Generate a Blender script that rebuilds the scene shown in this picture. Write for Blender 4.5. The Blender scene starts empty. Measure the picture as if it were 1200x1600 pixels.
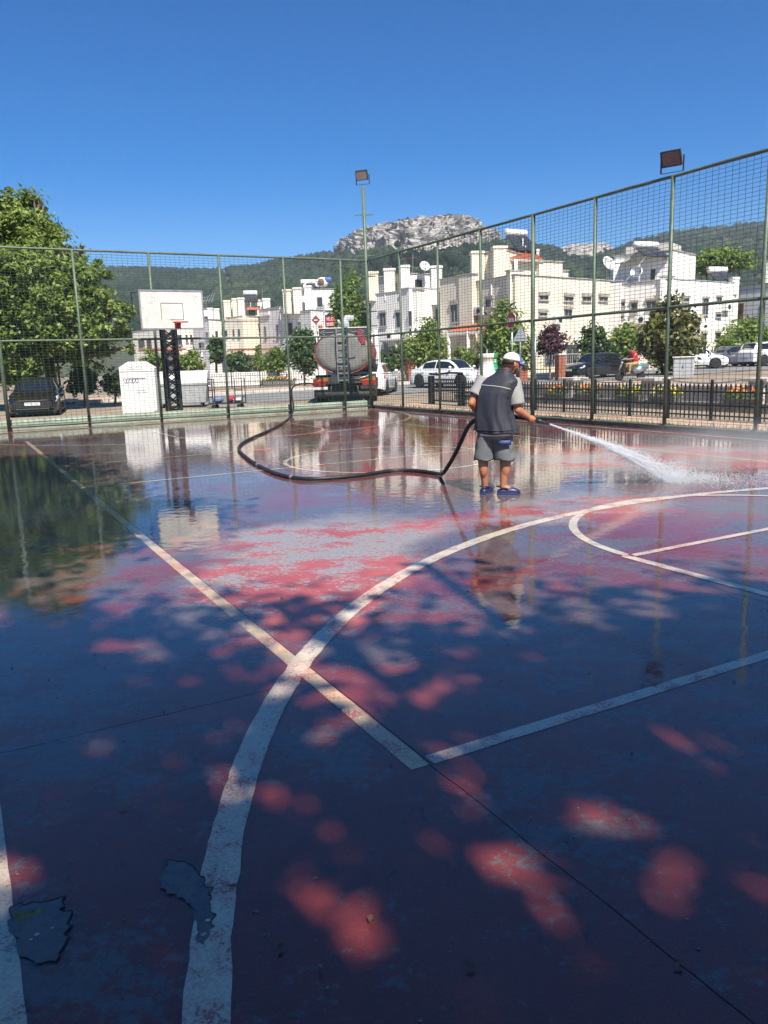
import bpy, math, random
import numpy as np
from mathutils import Vector, Matrix, noise as mnoise
random.seed(7); RNG = np.random.default_rng(11)
sc = bpy.context.scene
COL = sc.collection
R = math.radians

# ---------------------------------------------------------------- camera
CAM_H, F_PX, PITCH, ROLL = 1.6, 1225.0, R(10.77), R(-1.806)
_fw = Vector((0, math.cos(PITCH), -math.sin(PITCH))); _r0 = Vector((1, 0, 0)); _u0 = _r0.cross(_fw)
_r = _r0*math.cos(ROLL) + _u0*math.sin(ROLL); _u = -_r0*math.sin(ROLL) + _u0*math.cos(ROLL)
cam = bpy.data.cameras.new('camera'); cam.sensor_fit = 'HORIZONTAL'; cam.sensor_width = 36
cam.lens = 36*F_PX/1200; cam.clip_start = 0.05; cam.clip_end = 6000
camo = bpy.data.objects.new('camera', cam); COL.objects.link(camo)
camo.matrix_world = Matrix(((_r.x, _u.x, -_fw.x, 0), (_r.y, _u.y, -_fw.y, 0), (_r.z, _u.z, -_fw.z, CAM_H), (0, 0, 0, 1)))
sc.camera = camo
# ---------------------------------------------------------------- light
SUN_EL = R(51); SUN_H = Vector((0.32, -0.9474, 0))
SUN = Vector((SUN_H.x*math.cos(SUN_EL), SUN_H.y*math.cos(SUN_EL), math.sin(SUN_EL)))
w = bpy.data.worlds.new('World'); sc.world = w; w.use_nodes = True
nt = w.node_tree; nt.nodes.clear()
sky = nt.nodes.new('ShaderNodeTexSky'); sky.sky_type = 'NISHITA'; sky.sun_disc = False
sky.sun_elevation = SUN_EL; sky.sun_rotation = math.atan2(SUN.x, SUN.y)
sky.air_density = 1.0; sky.dust_density = 0.0; sky.ozone_density = 5.0; sky.altitude = 900
hs = nt.nodes.new('ShaderNodeHueSaturation'); hs.inputs['Saturation'].default_value = 1.46; hs.inputs['Hue'].default_value = 0.507
bg = nt.nodes.new('ShaderNodeBackground'); bg.inputs['Strength'].default_value = 0.076
wo = nt.nodes.new('ShaderNodeOutputWorld')
nt.links.new(sky.outputs[0], hs.inputs['Color']); nt.links.new(hs.outputs[0], bg.inputs[0]); nt.links.new(bg.outputs[0], wo.inputs[0])
sl = bpy.data.lights.new('sun', 'SUN'); sl.energy = 5.0; sl.angle = R(0.53); sl.color = (1, 0.94, 0.84)
so = bpy.data.objects.new('sun', sl); COL.objects.link(so); so.rotation_euler = SUN.to_track_quat('Z', 'Y').to_euler(); so.location = (0, 0, 60)
sc.view_settings.view_transform = 'Standard'; sc.view_settings.look = 'None'; sc.view_settings.gamma = 1
sc.view_settings.use_curve_mapping = False; sc.view_settings.exposure = 0.78
sc.cycles.max_bounces = 6; sc.cycles.diffuse_bounces = 3; sc.cycles.glossy_bounces = 3; sc.cycles.transmission_bounces = 3; sc.cycles.volume_bounces = 0; sc.cycles.transparent_max_bounces = 10; sc.cycles.use_denoising = True; sc.cycles.use_adaptive_sampling = True; sc.cycles.adaptive_threshold = .02; sc.cycles.adaptive_min_samples = 12
sc.cycles.caustics_reflective = False; sc.cycles.caustics_refractive = False

# ---------------------------------------------------------------- geometry helpers
def ray(x, y): return _r*((x-600)/F_PX) - _u*((y-800)/F_PX) + _fw
def G(x, y, z=0.0):
    d = ray(x, y); t = (z-CAM_H)/d.z; return Vector((d.x*t, d.y*t, z))
def P(x, y, Y):
    d = ray(x, y); t = Y/d.y; return Vector((d.x*t, Y, CAM_H+d.z*t))
CORN = Vector((-.3257, 28.65, 0)); TH = R(-61.6)
UA = Vector((math.cos(TH), math.sin(TH), 0)); VB = Vector((-math.cos(TH+math.pi/2), -math.sin(TH+math.pi/2), 0))
def UV(u, v, z=0.0):
    p = CORN + UA*u + VB*v; return Vector((p.x, p.y, z))
def ground_z(x, y): return max(0.03, 0.05+0.012*(y-30)+0.006*x) if y < 130 else max(0.03, 1.25+0.006*x)
def gpt(px, Y):
    """ground point in the direction of column px at depth Y"""
    q = P(px, 575, Y); return Vector((q.x, Y, ground_z(q.x, Y)))

class MB:
    def __init__(s): s.v = []; s.f = []; s.M = None
    def add(s, vs, fs):
        o = len(s.v)
        if s.M is not None: vs = [s.M @ Vector(p) for p in vs]
        s.v += [tuple(p) for p in vs]; s.f += [tuple(i+o for i in q) for q in fs]; return s
    def box(s, x0, x1, y0, y1, z0, z1):
        return s.add([(x0,y0,z0),(x1,y0,z0),(x1,y1,z0),(x0,y1,z0),(x0,y0,z1),(x1,y0,z1),(x1,y1,z1),(x0,y1,z1)],
                     [(0,3,2,1),(4,5,6,7),(0,1,5,4),(1,2,6,5),(2,3,7,6),(3,0,4,7)])
    def bar(s, p0, p1, w, h=None, up=(0,0,1)):
        p0, p1 = Vector(p0), Vector(p1); h = h or w; d = (p1-p0).normalized(); up = Vector(up)
        if abs(d.dot(up)) > .99: up = Vector((0,1,0))
        a = d.cross(up).normalized()*(w/2); b = a.cross(d).normalized()*(h/2)
        c = [p0-a-b, p0+a-b, p0+a+b, p0-a+b, p1-a-b, p1+a-b, p1+a+b, p1-a+b]
        return s.add(c, [(0,1,2,3),(7,6,5,4),(0,4,5,1),(1,5,6,2),(2,6,7,3),(3,7,4,0)])
    def tube(s, pts, r, n=8, cap=True):
        pts = [Vector(p) for p in pts]; rs = r if isinstance(r, (list, tuple)) else [r]*len(pts)
        vs = []; fs = []; a = None
        for i, p in enumerate(pts):
            d = (pts[min(i+1, len(pts)-1)] - pts[max(i-1, 0)])
            d = d.normalized() if d.length > 1e-9 else Vector((0,0,1))
            if a is None: a = d.orthogonal().normalized()
            else:
                a = a - d*a.dot(d); a = a.normalized() if a.length > 1e-6 else d.orthogonal().normalized()
            b = d.cross(a)
            for k in range(n):
                t = 2*math.pi*k/n; vs.append(p + (a*math.cos(t)+b*math.sin(t))*rs[i])
        for i in range(len(pts)-1):
            for k in range(n): fs.append((i*n+k, i*n+(k+1)%n, (i+1)*n+(k+1)%n, (i+1)*n+k))
        if cap: fs.append(tuple(range(n-1,-1,-1))); fs.append(tuple((len(pts)-1)*n+k for k in range(n)))
        return s.add(vs, fs)
    def loft(s, rings, cap=True, closed=True):
        n = len(rings[0]); vs = [p for rg in rings for p in rg]; fs = []
        for i in range(len(rings)-1):
            for k in range(n if closed else n-1): fs.append((i*n+k, i*n+(k+1)%n, (i+1)*n+(k+1)%n, (i+1)*n+k))
        if cap and closed: fs.append(tuple(range(n-1,-1,-1))); fs.append(tuple((len(rings)-1)*n+k for k in range(n)))
        return s.add(vs, fs)
    def prism(s, poly, z0, z1):
        n = len(poly); vs = [(p[0],p[1],z0) for p in poly]+[(p[0],p[1],z1) for p in poly]
        return s.add(vs, [tuple(range(n-1,-1,-1)), tuple(range(n,2*n))]+[(k,(k+1)%n,n+(k+1)%n,n+k) for k in range(n)])
    def ball(s, c, r, nu=12, nv=8, rz=None, sq=None):
        c = Vector(c); r = r if isinstance(r, (tuple, list)) else (r, r, r); rings = []
        for i in range(1, nv):
            t = math.pi*i/nv
            rings.append([c+Vector((r[0]*math.sin(t)*math.cos(2*math.pi*k/nu), r[1]*math.sin(t)*math.sin(2*math.pi*k/nu), -r[2]*math.cos(t))) for k in range(nu)])
        return s.loft(rings)
    def build(s, name, mat, parent=None, smooth=False, loc=None, bevel=0, autosm=None):
        m = bpy.data.meshes.new(name); m.from_pydata(s.v, [], s.f); m.update()
        if mat is not None: m.materials.append(MAT[mat] if isinstance(mat, str) else mat)
        if smooth: m.polygons.foreach_set('use_smooth', [True]*len(m.polygons))
        o = bpy.data.objects.new(name, m); COL.objects.link(o)
        if parent is not None: o.parent = parent
        if loc is not None: o.location = loc
        if bevel:
            b = o.modifiers.new('bevel', 'BEVEL'); b.width = bevel; b.segments = 2; b.limit_method = 'ANGLE'; b.angle_limit = R(35)
        return o
def npmesh(name, V, Fq, mat, parent=None, smooth=False, loc=None):
    """V (n,3) and F (m,k) arrays to one mesh object"""
    V = np.asarray(V, np.float32); Fq = np.asarray(Fq, np.int32); k = Fq.shape[1]
    m = bpy.data.meshes.new(name); m.vertices.add(len(V)); m.vertices.foreach_set('co', V.ravel())
    m.loops.add(Fq.size); m.loops.foreach_set('vertex_index', Fq.ravel())
    m.polygons.add(len(Fq)); m.polygons.foreach_set('loop_start', np.arange(0, Fq.size, k, dtype=np.int32))
    m.polygons.foreach_set('loop_total', np.full(len(Fq), k, np.int32))
    if smooth: m.polygons.foreach_set('use_smooth', np.ones(len(Fq), bool))
    m.update(calc_edges=True)
    for q in (mat if isinstance(mat, list) else [mat]): m.materials.append(MAT[q])
    o = bpy.data.objects.new(name, m); COL.objects.link(o)
    if parent is not None: o.parent = parent
    if loc is not None: o.location = loc
    return o
def tag(o, label, cat, group=None):
    o['label'] = label; o['category'] = cat
    if group: o['group'] = group
    return o
def thing(name, label, cat, loc=(0,0,0), rz=0, group=None):
    o = bpy.data.objects.new(name, None); COL.objects.link(o); o.empty_display_size = .2
    o.location = loc; o.rotation_euler = (0,0,rz); return tag(o, label, cat, group)
def struct(o): o['kind'] = 'structure'; return o
def stuff(o): o['kind'] = 'stuff'; return o
def copy_part(src, name, parent, loc=(0,0,0), rot=(0,0,0)):
    o = src.copy(); o.name = name; COL.objects.link(o); o.parent = parent; o.location = loc; o.rotation_euler = rot; return o
def text_mesh(s, size, mat, parent, loc, rot, name='lettering', ext=.002, sx=1):
    c = bpy.data.curves.new(name, 'FONT'); c.body = s; c.size = size; c.align_x = 'CENTER'; c.align_y = 'CENTER'; c.extrude = ext
    t = bpy.data.objects.new(name, c); COL.objects.link(t)
    dg = bpy.context.evaluated_depsgraph_get(); me = bpy.data.meshes.new_from_object(t.evaluated_get(dg))
    bpy.data.objects.remove(t); bpy.data.curves.remove(c)
    me.materials.clear(); me.materials.append(MAT[mat]); o = bpy.data.objects.new(name, me); COL.objects.link(o)
    o.parent = parent; o.location = loc; o.rotation_euler = rot; o.scale = (sx, 1, 1); return o

# ---------------------------------------------------------------- materials
MAT = {}
def N(t, typ, **kw):
    n = t.nodes.new(typ)
    for k, v in kw.items():
        if k.startswith('i_'): n.inputs[k[2:].replace('_', ' ')].default_value = v
        else: setattr(n, k, v)
    return n
def ramp(t, stops, src):
    n = t.nodes.new('ShaderNodeValToRGB'); e = n.color_ramp.elements
    while len(e) > 1: e.remove(e[-1])
    e[0].position = stops[0][0]; e[0].color = stops[0][1]
    for p, c in stops[1:]:
        q = e.new(p); q.color = c
    t.links.new(src, n.inputs[0]); return n
def g4(v): return (v, v, v, 1)
def newmat(name):
    m = bpy.data.materials.new(name); m.use_nodes = True; t = m.node_tree
    MAT[name] = m; return t, t.nodes['Principled BSDF'], t.links
def mat(name, col, rough=.6, metal=0.0, var=.18, scale=6.0, bump=0.0, bscale=60.0, col2=None, spec=.5, coat=0.0, dirt=None, world=False):
    t, b, L = newmat(name)
    tc = N(t, 'ShaderNodeTexCoord'); src = tc.outputs['Object']
    if world: src = N(t, 'ShaderNodeNewGeometry').outputs['Position']
    nz = N(t, 'ShaderNodeTexNoise', i_Scale=scale, i_Detail=6.0, i_Roughness=.62); L.new(src, nz.inputs['Vector'])
    c2 = col2 or tuple(c*(1-var) for c in col); c1 = tuple(min(1, c*(1+var*.6)) for c in col) if col2 is None else col
    rp = ramp(t, [(.34, (*c2, 1)), (.66, (*c1, 1))], nz.outputs['Fac']); out = rp.outputs[0]
    if dirt:
        n2 = N(t, 'ShaderNodeTexNoise', i_Scale=scale*.45, i_Detail=8.0, i_Roughness=.75); L.new(src, n2.inputs['Vector'])
        mp = ramp(t, [(.5, g4(0)), (.72, g4(dirt[3] if len(dirt) > 3 else .6))], n2.outputs['Fac'])
        mx = N(t, 'ShaderNodeMixRGB'); L.new(mp.outputs[0], mx.inputs[0]); L.new(out, mx.inputs[1]); mx.inputs[2].default_value = (*dirt[:3], 1); out = mx.outputs[0]
    L.new(out, b.inputs['Base Color'])
    b.inputs['Roughness'].default_value = rough; b.inputs['Metallic'].default_value = metal; b.inputs['Specular IOR Level'].default_value = spec
    if coat: b.inputs['Coat Weight'].default_value = coat; b.inputs['Coat Roughness'].default_value = .04
    if bump:
        n3 = N(t, 'ShaderNodeTexNoise', i_Scale=bscale, i_Detail=5.0); L.new(src, n3.inputs['Vector'])
        bp = N(t, 'ShaderNodeBump', i_Strength=bump, i_Distance=.02); L.new(n3.outputs['Fac'], bp.inputs['Height']); L.new(bp.outputs[0], b.inputs['Normal'])
    return MAT[name]
def leafmat(name, dark, mid, light, trans=.35):
    t, b, L = newmat(name)
    ge = N(t, 'ShaderNodeNewGeometry')
    rp = ramp(t, [(0, (*dark, 1)), (.5, (*mid, 1)), (1, (*light, 1))], ge.outputs['Random Per Island'])
    L.new(rp.outputs[0], b.inputs['Base Color']); b.inputs['Roughness'].default_value = .42; b.inputs['Specular IOR Level'].default_value = .35
    tr = N(t, 'ShaderNodeBsdfTranslucent'); mx = N(t, 'ShaderNodeMixShader', i_Fac=trans)
    hs = N(t, 'ShaderNodeHueSaturation', i_Hue=.485, i_Value=1.25); L.new(rp.outputs[0], hs.inputs['Color']); L.new(hs.outputs[0], tr.inputs[0])
    L.new(b.outputs[0], mx.inputs[1]); L.new(tr.outputs[0], mx.inputs[2]); L.new(mx.outputs[0], t.nodes['Material Output'].inputs[0])

mat('fence_green', (.095,.14,.095), .5, 0, .3, 9, dirt=(.16,.12,.08,.45))
mat('wire_green', (.05,.085,.065), .45, .1, .2, 3)
mat('kerb_green', (.34,.40,.30), .85, 0, .25, 2.5, .35, 40, dirt=(.2,.17,.13,.85), world=True)
mat('steel_black', (.018,.019,.022), .45, .2, .3, 6)
mat('iron', (.022,.023,.026), .5, .3, .3, 6, dirt=(.09,.06,.045,.3))
mat('galv', (.42,.43,.44), .4, .7, .2, 8)
mat('white_paint', (.74,.73,.70), .45, 0, .06, 4, dirt=(.5,.47,.42,.35))
mat('board_white', (.66,.63,.56), .6, 0, .12, 5, dirt=(.40,.34,.26,.75))
mat('board_line', (.13,.17,.2), .6, 0, .4, 20, dirt=(.5,.48,.44,.8))
mat('marker_blue', (.12,.14,.30), .6, 0, .2, 20)
mat('marker_pale', (.42,.52,.56), .6, 0, .2, 20)
mat('rim_red', (.42,.035,.03), .45, 0, .25, 12)
mat('bin_grey', (.42,.44,.45), .55, 0, .15, 4, dirt=(.25,.22,.2,.5))
mat('rubber', (.018,.018,.019), .75, 0, .2, 20, .2, 120)
mat('hose_black', (.016,.016,.018), .48, 0, .3, 10)
mat('dark_plastic', (.025,.025,.028), .5, 0, .2, 10)
mat('chrome', (.75,.75,.77), .12, 1.0, .04, 8)
mat('alloy', (.52,.53,.55), .3, .8, .1, 10)
t_, b_, l_ = newmat('car_glass'); b_.inputs['Base Color'].default_value = (.012,.016,.02,1); b_.inputs['Roughness'].default_value = .04; b_.inputs['Specular IOR Level'].default_value = .8
t_, b_, l_ = newmat('pane'); b_.inputs['Base Color'].default_value = (.035,.045,.05,1); b_.inputs['Roughness'].default_value = .08; b_.inputs['Specular IOR Level'].default_value = .7
mat('curtain', (.42,.40,.36), .8, 0, .15, 6)
for nm, c in dict(white=(.78,.78,.77), black=(.012,.013,.02), grey=(.12,.115,.14), plum=(.014,.010,.013)).items():
    mat('car_'+nm, c, .28, .0 if nm == 'white' else .3, .04, 3, coat=1.0, dirt=(.3,.26,.2,.12))
mat('lamp_clear', (.75,.77,.8), .1, .3, .05, 9); mat('lamp_red', (.32,.015,.015), .2, 0, .1, 9); mat('lamp_orange', (.5,.13,.02), .25, 0, .1, 9)
mat('plate', (.72,.72,.70), .4, 0, .03, 8); mat('ink', (.015,.015,.016), .5, 0, .1, 8); mat('sign_red', (.34,.015,.02), .4, 0, .1, 5); mat('sign_white', (.78,.77,.75), .4, 0, .05, 5)
mat('tank_grey', (.19,.185,.175), .65, .0, .22, 2.2, dirt=(.11,.095,.08,.75)); mat('tank_red', (.26,.045,.04), .45, 0, .2, 5); mat('truck_dark', (.04,.04,.045), .6, 0, .3, 5, dirt=(.16,.13,.1,.5))
mat('cloth_red', (.48,.015,.03), .8, 0, .15, 14)
mat('recycle_green', (.02,.42,.14), .4, 0, .1, 5)
mat('stucco_white', (.83,.81,.76), .88, 0, .07, .9, .25, 14, dirt=(.52,.49,.43,.4))
mat('stucco_pale', (.76,.73,.64), .88, 0, .08, .9, .25, 14, dirt=(.5,.45,.38,.45))
mat('stucco_cream', (.79,.725,.57), .88, 0, .08, .9, .25, 14, dirt=(.5,.42,.3,.4))
mat('stucco_tan', (.72,.66,.53), .88, 0, .08, .9, .25, 14, dirt=(.46,.38,.27,.4))
mat('stucco_grey', (.66,.66,.64), .88, 0, .08, .9, .25, 14, dirt=(.42,.42,.42,.4))
mat('coping', (.42,.40,.37), .85, 0, .2, 2, .2, 20)
mat('roof_tile', (.42,.13,.07), .75, 0, .35, 7, dirt=(.25,.14,.1,.5))
mat('brick', (.36,.12,.07), .85, 0, .35, 6, .2, 30); mat('mortar', (.42,.39,.34), .9, 0, .15, 12)
mat('stone_pale', (.55,.52,.46), .85, 0, .16, 2.5, .3, 22, dirt=(.36,.32,.27,.6))
mat('concrete_dark', (.22,.21,.195), .9, 0, .25, 2, .3, 25, dirt=(.1,.09,.08,.6))
mat('shutter', (.36,.32,.28), .6, 0, .1, 5); mat('frame_white', (.34,.33,.31), .5, 0, .05, 5); mat('frame_brown', (.16,.08,.045), .6, 0, .2, 5)
mat('bark', (.13,.095,.07), .9, 0, .35, 5, .6, 25); mat('bark_grey', (.2,.18,.155), .9, 0, .3, 5, .5, 25)
mat('solar_panel', (.035,.04,.048), .4, .0, .2, 4); mat('dish', (.6,.6,.58), .5, .1, .08, 5)
mat('flood_body', (.05,.045,.045), .5, .3, .2, 8); mat('flood_glass', (.20,.17,.16), .12, .2, .15, 5)
mat('skin', (.40,.165,.088), .5, 0, .1, 9); mat('skin_far', (.40,.22,.15), .5, 0, .1, 9)
mat('hair', (.02,.016,.013), .6, 0, .3, 40)
mat('vest', (.026,.029,.042), .62, 0, .12, 5, .25, 90); mat('piping', (.6,.6,.58), .6, 0, .05, 5); mat('maroon', (.12,.03,.04), .7, 0, .1, 5)
t_, b_, l_ = newmat('shirt'); tc_ = N(t_, 'ShaderNodeTexCoord'); wv = N(t_, 'ShaderNodeTexWave', i_Scale=26.0, i_Distortion=1.2); wv.bands_direction = 'Z'
l_.new(tc_.outputs['Object'], wv.inputs['Vector']); rp_ = ramp(t_, [(.3, (.17,.17,.17,1)), (.7, (.40,.40,.38,1))], wv.outputs['Fac']); l_.new(rp_.outputs[0], b_.inputs['Base Color']); b_.inputs['Roughness'].default_value = .85
mat('shorts', (.125,.135,.138), .85, 0, .15, 10, .3, 60); mat('navy', (.025,.045,.15), .6, 0, .15, 8); mat('clog', (.02,.024,.075), .4, 0, .15, 8); mat('teal', (.1,.45,.45), .6, 0, .1, 8)
mat('cap_white', (.72,.70,.65), .8, 0, .07, 12); mat('cap_blue', (.07,.16,.50), .7, 0, .1, 10)
mat('jeans', (.06,.08,.14), .8, 0, .2, 10); mat('tan_cloth', (.42,.28,.12), .8, 0, .15, 8)
mat('flower_yellow', (.85,.62,.02), .6, 0, .15, 20); mat('flower_orange', (.85,.28,.03), .6, 0, .15, 20)
mat('rust', (.2,.1,.06), .85, 0, .3, 10)
mat('dirt', (.30,.235,.17), .95, 0, .28, .5, .5, 6, dirt=(.2,.16,.11,.8), world=True)
mat('asphalt', (.20,.195,.19), .85, 0, .14, .35, .3, 60, dirt=(.27,.24,.2,.6), world=True)
mat('paver', (.50,.34,.23), .85, 0, .2, 2.5, .2, 18, dirt=(.36,.29,.22,.6), world=True)
mat('kerbstone', (.55,.53,.49), .85, 0, .15, 2, .2, 25, world=True)
mat('joint_dark', (.02,.018,.018), .7, 0, .3, 12, world=True)
leafmat('leaf_tree', (.055,.10,.022), (.18,.26,.05), (.33,.39,.09), .4); leafmat('leaf_dark', (.022,.05,.018), (.055,.10,.026), (.11,.17,.045), .3)
leafmat('leaf_bright', (.06,.11,.02), (.15,.24,.04), (.26,.34,.06), .4); leafmat('leaf_yellow', (.05,.07,.02), (.13,.14,.03), (.26,.22,.05)); leafmat('leaf_purple', (.035,.014,.02), (.08,.03,.04), (.15,.05,.07), .25)
leafmat('leaf_olive', (.07,.09,.04), (.11,.13,.06), (.17,.19,.09)); leafmat('dead_leaf', (.1,.05,.02), (.2,.11,.04), (.3,.2,.08), .1)
leafmat('weed', (.1,.09,.04), (.17,.14,.07), (.12,.15,.05), .2)
# ---------------------------------------------------------------- court surface material
def wet_nodes(t, L, b, pos, colour, wet_scale=.30, base_rough=.6, dark=(.42, .33, .33, 1)):
    """clear water film over a painted slab: coat roughness follows where water stands"""
    nL = N(t, 'ShaderNodeTexNoise', i_Scale=wet_scale, i_Detail=6.0, i_Roughness=.6); L.new(pos, nL.inputs['Vector'])
    acc = nL.outputs['Fac']
    for (px, py, rad, amt) in ((560, 850, 2.2, -.30), (450, 910, 1.5, -.26), (1090, 715, 3.2, -.36), (900, 790, 1.6, -.2), (770, 850, 1.1, .3), (480, 960, .8, -.2), (640, 730, 2.6, .1), (1000, 930, 2.2, .25), (60, 900, 2.2, .25), (250, 800, 2.4, .16), (700, 1450, 1.1, .2)):
        c = G(px, py); dn = N(t, 'ShaderNodeVectorMath', operation='DISTANCE'); L.new(pos, dn.inputs[0]); dn.inputs[1].default_value = c
        mr = N(t, 'ShaderNodeMapRange', interpolation_type='SMOOTHSTEP'); mr.inputs['From Min'].default_value = rad*.25; mr.inputs['From Max'].default_value = rad
        mr.inputs['To Min'].default_value = amt; mr.inputs['To Max'].default_value = 0; L.new(dn.outputs['Value'], mr.inputs['Value'])
        ad = N(t, 'ShaderNodeMath', operation='ADD'); L.new(acc, ad.inputs[0]); L.new(mr.outputs[0], ad.inputs[1]); acc = ad.outputs[0]
    nm = N(t, 'ShaderNodeTexNoise', i_Scale=3.5, i_Detail=7.0, i_Roughness=.7); L.new(pos, nm.inputs['Vector'])
    ma = N(t, 'ShaderNodeMath', operation='MULTIPLY_ADD'); L.new(nm.outputs['Fac'], ma.inputs[0]); ma.inputs[1].default_value = .22; L.new(acc, ma.inputs[2])
    wet = ramp(t, [(.34, g4(0)), (.54, g4(1))], ma.outputs[0]).outputs[0]
    dk = N(t, 'ShaderNodeMixRGB', blend_type='MULTIPLY'); L.new(wet, dk.inputs[0]); L.new(colour, dk.inputs[1]); dk.inputs[2].default_value = dark
    L.new(dk.outputs[0], b.inputs['Base Color'])
    b.inputs['Roughness'].default_value = base_rough; b.inputs['Specular IOR Level'].default_value = .25
    b.inputs['Coat IOR'].default_value = 1.55
    cw = N(t, 'ShaderNodeMapRange'); cw.inputs['To Min'].default_value = .55; cw.inputs['To Max'].default_value = 1.0; L.new(wet, cw.inputs['Value']); L.new(cw.outputs[0], b.inputs['Coat Weight'])
    cr = N(t, 'ShaderNodeMapRange'); cr.inputs['To Min'].default_value = .085; cr.inputs['To Max'].default_value = .012; L.new(wet, cr.inputs['Value']); L.new(cr.outputs[0], b.inputs['Coat Roughness'])
    # ripples of the film
    r1 = N(t, 'ShaderNodeTexNoise', i_Scale=7.0, i_Detail=2.0, i_Roughness=.5); L.new(pos, r1.inputs['Vector'])
    r2 = N(t, 'ShaderNodeTexNoise', i_Scale=55.0, i_Detail=4.0, i_Roughness=.6); L.new(pos, r2.inputs['Vector'])
    iv = N(t, 'ShaderNodeMapRange'); iv.inputs['To Min'].default_value = .26; iv.inputs['To Max'].default_value = .075; L.new(wet, iv.inputs['Value'])
    ml = N(t, 'ShaderNodeMath', operation='MULTIPLY'); L.new(r2.outputs['Fac'], ml.inputs[0]); L.new(iv.outputs[0], ml.inputs[1])
    sm = N(t, 'ShaderNodeMath', operation='ADD'); L.new(r1.outputs['Fac'], sm.inputs[0]); L.new(ml.outputs[0], sm.inputs[1])
    bp = N(t, 'ShaderNodeBump', i_Strength=1.0, i_Distance=.0015); L.new(sm.outputs[0], bp.inputs['Height']); L.new(bp.outputs[0], b.inputs['Coat Normal'])
    r3 = N(t, 'ShaderNodeTexNoise', i_Scale=90.0, i_Detail=3.0); L.new(pos, r3.inputs['Vector'])
    b3 = N(t, 'ShaderNodeBump', i_Strength=.5, i_Distance=.004); L.new(r3.outputs['Fac'], b3.inputs['Height']); L.new(b3.outputs[0], b.inputs['Normal'])
    return wet
def court_colour(t, L, pos):
    mp = N(t, 'ShaderNodeMapping'); mp.inputs['Rotation'].default_value = (0, 0, -TH); mp.inputs['Scale'].default_value = (1, 1.5, 1); L.new(pos, mp.inputs['Vector'])
    n1 = N(t, 'ShaderNodeTexNoise', i_Scale=.75, i_Detail=7.0, i_Roughness=.68); L.new(mp.outputs[0], n1.inputs['Vector'])
    n2 = N(t, 'ShaderNodeTexNoise', i_Scale=26.0, i_Detail=6.0, i_Roughness=.7); L.new(pos, n2.inputs['Vector'])
    n3 = N(t, 'ShaderNodeTexNoise', i_Scale=.4, i_Detail=4.0); L.new(pos, n3.inputs['Vector'])
    ad = N(t, 'ShaderNodeMath', operation='MULTIPLY_ADD'); L.new(n2.outputs['Fac'], ad.inputs[0]); ad.inputs[1].default_value = .46; L.new(n1.outputs['Fac'], ad.inputs[2])
    n6 = N(t, 'ShaderNodeTexNoise', i_Scale=3.4, i_Detail=6.0, i_Roughness=.72); L.new(mp.outputs[0], n6.inputs['Vector'])
    a6 = N(t, 'ShaderNodeMath', operation='MULTIPLY_ADD'); L.new(n6.outputs['Fac'], a6.inputs[0]); a6.inputs[1].default_value = .5; L.new(ad.outputs[0], a6.inputs[2])
    acc = a6.outputs[0]
    for (px, py, rad, amt) in ((560, 830, 3.2, .07), (760, 770, 2.0, .05), (900, 740, 3.0, .09), (480, 900, 1.0, -.06), (250, 700, 4.5, .08), (60, 760, 5.0, .16), (150, 690, 6.0, .08), (600, 1300, 2.2, -.07), (950, 1300, 1.6, -.05)):
        c = G(px, py); dn = N(t, 'ShaderNodeVectorMath', operation='DISTANCE'); L.new(pos, dn.inputs[0]); dn.inputs[1].default_value = c
        mr = N(t, 'ShaderNodeMapRange', interpolation_type='SMOOTHSTEP'); mr.inputs['From Min'].default_value = 0; mr.inputs['From Max'].default_value = rad
        mr.inputs['To Min'].default_value = amt; mr.inputs['To Max'].default_value = 0; L.new(dn.outputs['Value'], mr.inputs['Value'])
        a2 = N(t, 'ShaderNodeMath', operation='ADD'); L.new(acc, a2.inputs[0]); L.new(mr.outputs[0], a2.inputs[1]); acc = a2.outputs[0]
    hv = N(t, "ShaderNodeMath", operation="MULTIPLY"); hv.inputs[1].default_value = .8; L.new(acc, hv.inputs[0]); worn = ramp(t, [(.765, g4(0)), (.815, g4(1))], hv.outputs[0]).outputs[0]
    red = ramp(t, [(.3, (.29,.05,.042,1)), (.5, (.43,.095,.078,1)), (.72, (.50,.18,.15,1))], n3.outputs['Fac']).outputs[0]
    gry = ramp(t, [(.3, (.20,.18,.175,1)), (.7, (.37,.335,.32,1))], n2.outputs['Fac']).outputs[0]
    mx = N(t, 'ShaderNodeMixRGB'); L.new(worn, mx.inputs[0]); L.new(red, mx.inputs[1]); L.new(gry, mx.inputs[2])
    n5 = N(t, 'ShaderNodeTexNoise', i_Scale=160.0, i_Detail=3.0, i_Roughness=.7); L.new(pos, n5.inputs['Vector'])
    sp = ramp(t, [(.34, g4(.45)), (.48, g4(1)), (.62, g4(1.0)), (.72, g4(1.9))], n5.outputs['Fac']).outputs[0]
    m2 = N(t, 'ShaderNodeMixRGB', blend_type='MULTIPLY'); m2.inputs[0].default_value = .8; L.new(mx.outputs[0], m2.inputs[1]); L.new(sp, m2.inputs[2])
    return m2.outputs[0], n2.outputs['Fac']
t, b, L = newmat('court'); pos = N(t, 'ShaderNodeNewGeometry').outputs['Position']
cc, _ = court_colour(t, L, pos); wet_nodes(t, L, b, pos, cc)
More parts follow.
